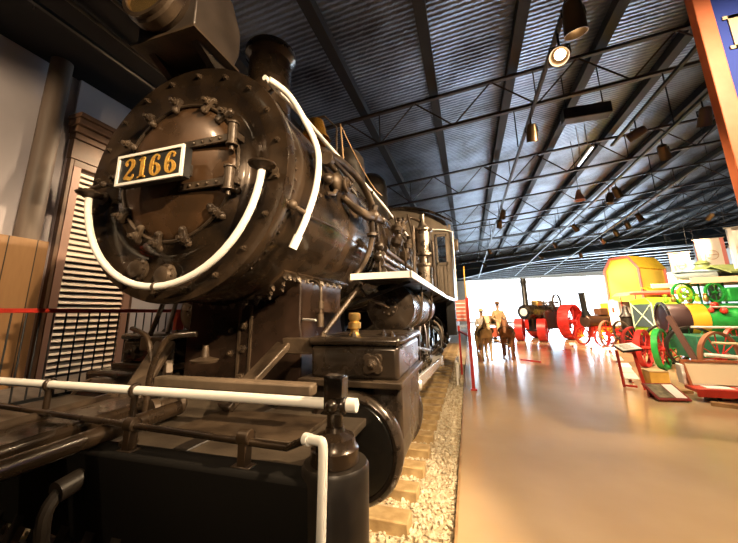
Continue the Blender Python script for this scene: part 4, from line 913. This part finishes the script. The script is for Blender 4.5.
person((2.50, 12.9, 0), .1, 0, greyc, brownc, tanc, 'person in a grey coat and pale hat standing behind the cream horse')
person((3.22, 13.55, 1.22), .1, 1, tanc, tanc, brownc, 'person in tan clothes and dark hat seated driving on the red cart')
t = thing('red_cart', 'red wooden cart drawn by the two horses', 'cart', (3.0, 14.0, 0), .05)
M().bb(-.55, .55, -.7, 1.1, .62, .66).bb(-.55, .55, -.72, -.68, .62, 1.0).bb(-.56, -.52, -.7, 1.1, .66, .95).bb(.52, .56, -.7, 1.1, .66, .95).bb(-.5, .5, 1.07, 1.1, .66, .95).build('body', mat('cart_red', (.45, .09, .04), .5, var=.2), t, bev=.006)
M().bb(-.45, .45, -.62, -.22, 1.10, 1.16).bb(-.45, .45, -.24, -.2, 1.16, 1.5).bb(-.42, -.38, -.5, -.3, .66, 1.1).bb(.38, .42, -.5, -.3, .66, 1.1).build('seat', wood, t, bev=.006)
for x in (-.68, .68):
    for y, r in ((-.45, .38), (.8, .45)):
        wh = M().lathe2([(r-.05, -.025), (r, -.025), (r, .025), (r-.05, .025)], (x, y, r), (1, 0, 0), 32).build('wheel', redp, t)
        for k in range(10):
            a = 2*PI*k/10; M().tube([(x, y, r), (x, y+(r-.04)*math.cos(a), r+(r-.04)*math.sin(a))], .014, 6).build('spoke', redp, wh)
        M().cyl((x-.06, y, r), (x+.06, y, r), .05, 14).build('hub', redp, wh)
for y, r in ((-.45, .38), (.8, .45)): M().cyl((-.68, y, r), (.68, y, r), .03, 10).bb(-.06, .06, y-.05, y+.05, r, .62).build('axle', dusty, t)
M().beam((0, -.5, .45), (-.05, -4.3, .62), .05, .06).beam((-.45, -.85, .5), (.45, -.85, .5), .05, .05).build('draw_pole', wood, t)
tag(M().beam((3.6, 10.9, .04), (4.15, 10.5, .04), .05, .05).build('loose_pole', redp), 'short red pole lying on the floor right of the brown horse', 'pole')

# ================================================================ ENGINES AND MACHINES
def wheel_(parent, c, r, w, ax, rimm, spm, n=12, name='wheel', cleat=False, hubm=None, rim_t=.05):
    c = Vector(c); a = Vector(ax).normalized(); u = a.cross(Vector((0, 0, 1))).normalized(); v = Vector((0, 0, 1))
    wh = M().lathe2([(r-rim_t, -w/2), (r, -w/2), (r, w/2), (r-rim_t, w/2)], c, a, 48).build(name, rimm, parent)
    for k in range(n):
        t = 2*PI*k/n; d = u*math.cos(t)+v*math.sin(t)
        M().tube([c+a*(w*.25*(-1)**k), c+d*(r-rim_t*.7)+a*(w*.2*(-1)**k)], max(.010, r*.022), 6).build('spoke', spm, wh)
    M().cyl(c-a*(w*.5+.03), c+a*(w*.5+.03), r*.13, 18).build('hub', hubm or spm, wh)
    if cleat:
        m = M()
        for k in range(24):
            t = 2*PI*k/24; d = u*math.cos(t)+v*math.sin(t); t2 = t+.16; d2 = u*math.cos(t2)+v*math.sin(t2)
            m.beam(c+d*(r+.008)-a*w/2, c+d2*(r+.008)+a*w/2, .035, .03, d)
        m.build('tread_bar', rimm, wh)
    return wh
# big traction engine (local -Y is its front)
te = thing('traction_engine', 'black steam traction engine with bright red wheels and a tall thin chimney', 'traction engine', (6.3, 20.2, 0), math.radians(-39))
M().lathe([(0, -.03), (.32, -.02), (.40, 0), (.42, .03), (.42, 2.6)], (0, -2.05, 1.6), (0, 1, 0), 40).build('boiler', cylm, te)
M().lathe2([(.22, -.02), (.30, -.02), (.30, .02), (.22, .02)], (0, -2.10, 1.6), (0, 1, 0), 40).build('smokebox_ring', polish, te); M().lathe([(0, -.03), (.2, -.02), (.22, .0)], (0, -2.10, 1.6), (0, 1, 0), 32).build('smokebox_door', paper, te)
M().lathe([(.2, 0), (.15, .1), (.14, 1.1), (.14, 1.25), (.17, 1.3), (.17, 1.45), (.12, 1.47)], (0, -1.8, 1.95), (0, 0, 1), 24).cyl((0, -1.8, 3.37), (0, -1.8, 3.52), .15).build('chimney', blackp, te)
M().bb(-.45, .45, -.75, 1.35, .6, 1.6).bb(-.42, .42, .35, 1.35, 1.6, 1.9).build('firebox', blackp, te, bev=.03)
M().bb(-.55, .55, 1.3, 2.1, .55, 1.25).build('tender', blackp, te, bev=.03)
m = M().bb(.40, .44, .4, 1.3, .75, 1.6); m.build('side_panel', maroon, te)
M().bb(.445, .45, .42, 1.28, .78, .82).bb(.445, .45, .42, 1.28, 1.54, 1.58).bb(.445, .45, .42, .46, .78, 1.58).bb(.445, .45, 1.24, 1.28, .78, 1.58).build('lining', redp, te)
m = M().bb(-.2, .2, -.9, -.35, 1.88, 2.25); m.build('cylinder_block', brass, te, bev=.04)
M().cyl((0, -.35, 2.1), (0, .4, 2.1), .03).cyl((-.5, .55, 2.15), (.55, .55, 2.15), .04).bb(-.3, -.26, .3, .8, 1.8, 2.25).bb(.26, .3, .3, .8, 1.8, 2.25).build('crank_gear', steel, te)
wheel_(te, (.58, .55, 2.15), .48, .10, (1, 0, 0), dusty, dusty, 6, 'flywheel')
for k in range(5): M().lathe([(.05, 0), (.06, .1), (.03, .2), (.05, .25), (0, .28)], (-.1+.07*(k % 3), -.2+.28*k, 1.92), (0, 0, 1), 14).build('fitting', brass if k % 2 else steel, te)
M().ring((.1, 1.3, 2.0), (0, .8, .6), .2, .015, 24, 6).tube([(.1, 1.3, 2.0), (.1, .9, 1.4)], .02).build('steering_wheel', dusty, te)
for s in (1, -1):
    wheel_(te, (s*1.0, 1.05, 1.0), 1.0, .60, (1, 0, 0), wheelred, wheelred, 14, 'rear_wheel', True, rim_t=.06)
    wheel_(te, (s*.55, -1.55+s*.2, .62), .62, .42, (.9, .36, 0), wheelred, wheelred, 10, 'front_wheel', rim_t=.05)
M().cyl((-1, 1.05, .95), (1, 1.05, .95), .06).cyl((-.6, -1.45, .58), (.6, -1.45, .58), .05).bb(-.1, .1, -1.55, -1.35, .58, 1.2).build('axle', blackp, te)

# small portable engine with leaning chimney
pe = thing('portable_engine', 'small brown portable steam engine with a black chimney and yellow wheels', 'steam engine', (8.1, 16.9, 0), math.radians(-62))
M().lathe([(0, -.02), (.28, 0), (.30, .02), (.30, .15), (.27, .16), (.27, 1.9)], (0, -.9, 1.15), (0, 1, 0), 36).build('boiler', mat('brown_iron', (.10, .05, .03), .35, .3), pe)
M().tube([(0, -.75, 1.4), (0, -.80, 1.65), (0, -.86, 2.40), (0, -.86, 2.5)], [.20, .13, .12, .16], 20).build('chimney', blackp, pe)
M().bb(-.28, .28, .9, 1.5, .6, 1.5).build('firebox', blackp, pe, bev=.02); M().bb(-.2, .2, -.1, .35, 1.42, 1.75).build('cylinder', mat('pe_brown', (.14, .06, .03), .4), pe, bev=.03)
M().bb(-.32, .32, .45, .9, 1.42, 2.0).build('tank', yellow, pe, bev=.02); M().bb(-.35, .35, -.3, 1.3, .62, .82).build('bed', yellow, pe, bev=.02)
for s in (1, -1):
    wheel_(pe, (s*.55, -.6, .42), .42, .09, (1, 0, 0), redp, yellow, 12, 'front_wheel')
    wheel_(pe, (s*.60, 1.1, .55), .55, .10, (1, 0, 0), redp, yellow, 12, 'rear_wheel')
M().cyl((-.6, -.6, .42), (.6, -.6, .42), .04).cyl((-.6, 1.1, .55), (.6, 1.1, .55), .04).bb(-.08, .08, -.66, -.54, .42, .9).bb(-.2, .2, -.55, .5, .7, .9).build('axle', redp, pe)
# red tractor gear between
rg = thing('red_wheeled_frame', 'spoked red wheels on a low red iron frame beside the portable engine', 'machine', (8.75, 15.7, 0), math.radians(-50))
for y, r in ((-.6, .60), (.7, .50)):
    for s in (1, -1): wheel_(rg, (s*.55, y, r), r, .10, (1, 0, 0), mat('rusty_rim', (.30, .14, .08), .5) if 'rusty_rim' not in bpy.data.materials else bpy.data.materials['rusty_rim'], wheelred, 12)
    M().cyl((-.55, y, r), (.55, y, r), .035).build('axle', redp, rg)
M().bb(-.4, -.32, -.8, .9, .5, .6).bb(.32, .4, -.8, .9, .5, .6).bb(-.4, .4, -.3, .3, .55, .85).build('frame', wheelred, rg, bev=.01)
# grey box trailer with poster
gt = thing('grey_trailer', 'flared grey box body with a white poster on its end', 'trailer', (8.9, 15.3, 0), math.radians(-30))
M().prism([(-.38, -.4, .9), (.38, -.4, .9), (.52, -.4, 2.0), (-.52, -.4, 2.0)], (0, 1.0, 0)).build('body', greyp, gt, bev=.01)
M().bb(-.72, -.55, -.43, -.41, .95, 2.1).bb(-.8, -.42, -.46, -.43, 1.0, 2.05).build('poster', paper, gt); M().bb(-.68, -.60, -.475, -.46, 1.55, 1.75).build('poster_print', redp, gt)
for s in (1, -1): wheel_(gt, (s*.5, .2, .4), .4, .08, (1, 0, 0), redp, wheelred, 10)
M().cyl((-.5, .2, .4), (.5, .2, .4), .04).bb(-.3, .3, -.3, .5, .4, .9).build('axle', redp, gt)
# red and white canopy
cn = thing('red_canopy', 'short pink topped flat canopy on thin red posts above the red machinery', 'canopy', (9.0, 14.6, 0), math.radians(8))
M().prism([(-.85, -.6, 2.22), (-.65, -.6, 2.38), (1.1, -.6, 2.42), (1.1, -.6, 2.32), (-.6, -.6, 2.28)], (0, 1.2, 0)).build('roof', mat('pale_pink', (.62, .16, .12), .5), cn, bev=.01)
M().bb(-.8, 1.1, -.62, -.60, 2.24, 2.31).build('fascia', redp, cn)
for x in (-.55, 1.0):
    for y in (-.5, .5): M().cyl((x, y, 0), (x, y, 2.3), .022, 8).build('post', redp, cn)
# yellow hut
yh = thing('yellow_hut', 'tall bright yellow hut with a gabled roof and pink corner trim', 'hut', (10.9, 19.35, 0), math.radians(-50))
def gab(y): return [(-.8, y, 3.75), (-.8, y, 0), (.8, y, 0), (.8, y, 3.75), (.42, y, 4.35), (-.42, y, 4.35)]
M().prism(gab(-1.15), (0, 2.47, 0)).build('walls', mat('hut_yellow', (.86, .62, .08), .5), yh); 
M().prism([(.82, -1.22, 3.72), (.43, -1.22, 4.36), (-.43, -1.22, 4.36), (-.82, -1.22, 3.72), (-.9, -1.22, 3.76), (-.47, -1.22, 4.44), (.47, -1.22, 4.44), (.9, -1.22, 3.76)], (0, 2.44, 0)).build('roof', yellow, yh)
m = M()
for (a, b) in (((-.82, 0), (-.82, 3.75)), ((.82, 0), (.82, 3.75)), ((-.82, 3.75), (-.44, 4.38)), ((.82, 3.75), (.44, 4.38)), ((-.44, 4.38), (.44, 4.38))):
    m.beam((a[0], -1.24, a[1]), (b[0], -1.24, b[1]), .10, .10)
m.build('trim', pink, yh, bev=.01); M().beam((.84, 1.12, 0), (.84, 1.12, 3.75), .1, .1).build('corner_trim', pink, yh, bev=.01)
M().prism([(.80, -1.3, 2.72), (.80, 1.2, 2.72), (1.45, 1.5, 2.42), (1.45, -1.6, 2.42)], (0, 0, .05)).build('awning', yellow, yh)
# lime threshing machine
lm = thing('lime_machine', 'lime green box shaped farm machine with a cross braced side and red wheels', 'farm machine', (8.95, 12.9, 0), math.radians(-72))
M().prism([(-.5, -.9, .75), (.5, -.9, .75), (.55, -.9, 1.7), (.2, -.9, 2.08), (-.55, -.9, 2.0)], (0, 1.15, 0)).build('body', lime, lm, bev=.015)
M().bb(-.42, .42, -.93, -.905, 1.05, 1.85).build('dark_panel', mat('slate_panel', (.06, .09, .10), .4), lm)
M().beam((-.42, -.94, 1.05), (.42, -.94, 1.85), .03, .02, (0, 1, 0)).beam((.42, -.94, 1.05), (-.42, -.94, 1.85), .03, .02, (0, 1, 0)).bb(-.46, -.42, -.95, -.92, 1.0, 1.9).bb(.42, .46, -.95, -.92, 1.0, 1.9).build('cross_brace', mat('pale_green', (.55, .68, .48), .5), lm)
for s in (1, -1):
    wheel_(lm, (s*.62, -.85, .52), .52, .12, (1, 0, 0), maroon, wheelred, 12); wheel_(lm, (s*.62, -.0+.15, .55), .55, .12, (1, 0, 0), maroon, wheelred, 12)
wheel_(lm, (-.62, .0, 1.6), .34, .08, (1, 0, 0), orange, wheelred, 8, 'drive_wheel'); M().cyl((-.62, -.5, 1.2), (-.52, -.5, 1.2), .2, 24).build('pulley', dkgreen, lm)
M().cyl((-.62, -.85, .52), (.62, -.85, .52), .04).cyl((-.62, .15, .55), (.62, .15, .55), .04).bb(-.4, .4, -.88, -.78, .5, .76).bb(-.4, .4, .1, .2, .5, .76).build('axle', maroon, lm)
ds = thing('stationary_engine', 'dark upright engine with flywheel standing between the poster and the lime machine', 'engine', (8.05, 13.9, 0), .4)
M().bb(-.25, .25, -.3, .3, 0, .5).build('base', maroon, ds, bev=.02); M().lathe([(.22, 0), (.24, .05), (.22, .1), (.22, .85), (.26, .9), (.12, 1.05), (.08, 1.3), (0, 1.3)], (0, 0, .5), (0, 0, 1), 28).build('cylinder', darkiron, ds)
wheel_(ds, (-.33, 0, .85), .38, .08, (1, 0, 0), dusty, dusty, 6, 'flywheel'); M().cyl((-.33, 0, .85), (.33, 0, .85), .03).build('shaft', steel, ds)
# big green engine under the olive roof
ge = thing('green_engine', 'green steam engine with a yellow banded drum and dark wheels at the right', 'steam engine', (8.62, 10.3, 0), math.radians(-94))
M().lathe([(0, -.03), (.36, -.02), (.44, 0), (.46, .05), (.46, .5)], (0, -1.0, 1.36), (0, 1, 0), 48).build('drum_front', mat('sooty_plum', (.06, .03, .03), .4, .3), ge)
M().lathe([(.465, 0), (.47, .02), (.47, .38), (.465, .40)], (0, -.5, 1.36), (0, 1, 0), 48).build('yellow_band', mat('amber_paint', (.85, .42, .03), .4), ge)
M().lathe([(.45, 0), (.45, 1.8), (.3, 1.85), (0, 1.86)], (0, -.1, 1.36), (0, 1, 0), 48).build('boiler', green, ge)
M().lathe2([(.40, -.03), (.47, -.03), (.47, .03), (.40, .03)], (0, -1.02, 1.42), (0, 1, 0), 48).build('front_ring', polish, ge)
M().bb(-.55, .55, -1.0, .2, .55, .98).build('tank', dkgreen, ge, bev=.02)
for k, (x, y, r, c) in enumerate([(-.25, -.3, .34, green), (.15, .25, .28, green), (.3, -.5, .2, lime)]): wheel_(ge, (x, y, 2.12), r, .07, (.9, .3, 0), c, c, 8, 'gear_wheel')
M().bb(-.2, .25, .5, 1.2, 1.85, 2.25).build('green_housing', green, ge, bev=.04); M().bb(-.1, .3, 1.2, 1.8, 1.85, 2.35).build('orange_housing', mat('engine_orange', (.80, .30, .04), .45), ge, bev=.03)
for k in range(6): M().lathe([(.05, 0), (.07, .08), (.04, .18), (.06, .22), (0, .26)], (-.25+.11*k, -.75+.14*k, 1.86), (0, 0, 1), 12).build('fitting', brass if k % 2 else lime, ge)
M().ball((.42, .05, 1.75), .10).ball((.47, .2, 1.6), .09).ball((.42, -.05, 1.62), .07).build('red_valves', redp, ge)
for s in (1, -1):
    wheel_(ge, (s*.72, -.75, .60), .60, .16, (1, 0, 0), darkiron, green, 12, 'front_wheel')
    wheel_(ge, (s*.78, 1.1, .75), .75, .2, (1, 0, 0), green, wheelred, 12, 'rear_wheel')
M().cyl((-.72, -.75, .6), (.72, -.75, .6), .05).cyl((-.78, 1.1, .75), (.78, 1.1, .75), .05).bb(-.4, .4, 1.0, 1.2, .7, 1.1).build('axle', dkgreen, ge)
gw = thing('green_red_wheels', 'pair of large iron wheels with green and red rims leaning before the green engine', 'wheels', (7.2, 9.85, 0), math.radians(-40))
wheel_(gw, (0, 0, .56), .56, .14, (1, 0, 0), green, wheelred, 12); wheel_(gw, (-.45, .15, .54), .54, .14, (1, 0, 0), wheelred, wheelred, 12); M().cyl((-.6, .07, .55), (.2, .07, .55), .05).build('axle', redp, gw)
# canopy over it
oc = thing('olive_canopy', 'olive green roof with a beige fascia on dark green posts at the right edge', 'canopy', (10.0, 10.3, 0), math.radians(4))
M().prism([(-1.15, -.8, 2.60), (2.6, -.8, 2.60), (2.6, .2, 2.9), (-.9, .2, 2.9)], (0, 0, .05)).prism([(-1.15, 1.2, 2.60), (2.6, 1.2, 2.60), (2.6, .2, 2.9), (-.9, .2, 2.9)], (0, 0, .05)).build('roof', olive, oc)
M().beam((-2.15, -.85, 2.42), (2.6, -.85, 2.5), .06, .16).beam((-2.0, 1.2, 2.42), (2.6, 1.2, 2.5), .06, .14).bb(-1.1, 2.6, -.8, 1.2, 2.48, 2.52).build('fascia', mat('beige_fascia', (.72, .56, .38), .5), oc, bev=.006)
for x in (-.75, -.1, 1.2, 2.4):
    for y in (-.7, 1.1): M().cyl((x, y, 0), (x, y, 2.5), .03, 10).build('post', dkgreen, oc)
M().beam((-.1, -.78, 2.4), (.9, -.78, 1.9), .03, .06).build('strut', wood, oc)
t = thing('roof_finial', 'dark olive round cap on the canopy roof near the banners', 'roof cap', (9.15, 10.9, 2.72)); M().lathe([(.52, 0), (.50, .05), (.20, .20), (.16, .30), (.20, .32), (.10, .42), (0, .45)], (0, 0, 0), (0, 0, 1), 28).build('cap', olive, t)
M().lathe([(.30, -.1), (.32, 0)], (0, 0, 0), (0, 0, 1), 24).build('collar', mat('rust_band', (.30, .10, .05), .5), t)
t = thing('boat_model', 'pale blue boat shaped hull resting on the canopy edge', 'boat', (8.55, 10.3, 2.55), .15)
M().prism([(-.62, 0, .16), (-.45, -.14, .18), (.2, -.18, .18), (.6, -.1, .2), (.6, .1, .2), (.2, .18, .18), (-.45, .14, .18)], (0, 0, .03)).build('rim', bluegrey, t)
M().lathe([(0, -.55), (.10, -.4), (.15, -.1), (.16, .3), (.12, .55), (0, .6)], (0, 0, .10), (1, 0, 0), 20).build('hull', mat('pale_blue', (.55, .66, .72), .35), t)
# horse drawn frame with red wheel and white shafts
hc = thing('green_wagon', 'dark green wagon with a big red spoked wheel and white shafts behind the bench', 'wagon', (7.9, 7.95, 0), 0)
wheel_(hc, (-.55, -.15, .58), .58, .09, (.45, -.9, 0), mat('wood_rim', (.30, .12, .06), .5), wheelred, 12); wheel_(hc, (.9, 1.6, .6), .6, .09, (.45, -.9, 0), redp, wheelred, 12)
M().bb(-.55, .35, .55, 1.5, .45, 1.0).build('body', dkgreen, hc, bev=.02); M().tube([(-.55, -.15, .58), (.4, 1.1, .58)], .05).build('axle', maroon, hc)
for k, (a, b, r, c) in enumerate([((-.81, -.65, 1.707), (1.3, -.65, 1.68), .020, white), ((-1.226, -.65, 1.282), (1.3, -.65, 1.24), .026, white), ((-.92, -.65, .95), (1.3, -.65, .86), .026, cream), ((-1.087, -.65, .70), (1.3, -.65, .52), .042, white)]): M().tube([a, b], r, 12).build('shaft', c, hc, label='%s shaft pole' % ('beige' if k == 2 else 'white'))
for x in (.1, .75): M().bb(x-.03, x+.03, -.62, -.56, 0, 2.35).build('shaft_upright', dkgreen, hc)
M().beam((-.95, -.3, .5), (.1, -1.1, .25), .05, .07).build('wooden_bar', wood, hc); M().beam((.7, -.75, .3), (.7, -.75, 1.5), .06, .05).beam((.7, -.75, .9), (.7, .4, .9), .05, .05).build('shaft_support', dkgreen, hc)
M().beam((-.75, .1, .05), (-1.05, .5, 1.5), .06, .12).build('upright_beam', mat('worn_iron', (.10, .05, .04), .5), hc)
# bench
bn = thing('red_bench', 'long red framed beige bench with white cards and a white end panel', 'bench', (7.05, 6.35, 0), -.05)
M().prism([(-1.05, .0, .26), (1.6, .0, .26), (1.6, .12, .66), (-1.05, .12, .66)], (0, .03, 0)).build('back_panel', mat('beige_panel', (.62, .50, .33), .5), bn)
M().beam((-1.08, .12, .67), (1.6, .12, .67), .05, .04).beam((-1.03, 0, .2), (-1.06, .12, .67), .05, .05).build('top_rail', mat('brown_rail', (.36, .12, .05), .4), bn)
M().bb(-1.12, 1.6, -.36, .05, .17, .23).bb(-1.12, 1.6, -.38, -.34, .10, .24).build('seat', redp, bn, bev=.008)
for k in range(4): M().box((-.72+k*.52, -.16, .238), (.40, .22, .012)).build('card', paper, bn)
M().lathe2([(.04, -.03), (.12, -.03), (.12, .03), (.04, .03)], (-1.13, .05, .42), (1, 0, 0), 20).bb(-1.16, -1.10, -.05, .15, .25, .62).build('end_panel', white, bn, bev=.02)
for x in (-.85, .5, 1.4): M().bb(x-.04, x+.04, -.28, -.02, 0, .18).build('leg', darkiron, bn, bev=.008)
M().cyl((-.75, -.2, .07), (-.45, -.1, .07), .06).build('castor', steel, bn); 
tag(M().beam((7.2, 5.95, .05), (8.4, 5.95, .05), .1, .09).build('yellow_bar', yellow), 'yellow bar on the floor under the right end of the bench', 'bar')
tag(M().beam((6.0, 5.9, .03), (8.6, 4.6, .03), .14, .06).build('floor_kerb', wood), 'low timber kerb on the floor running right from the maroon board', 'kerb')
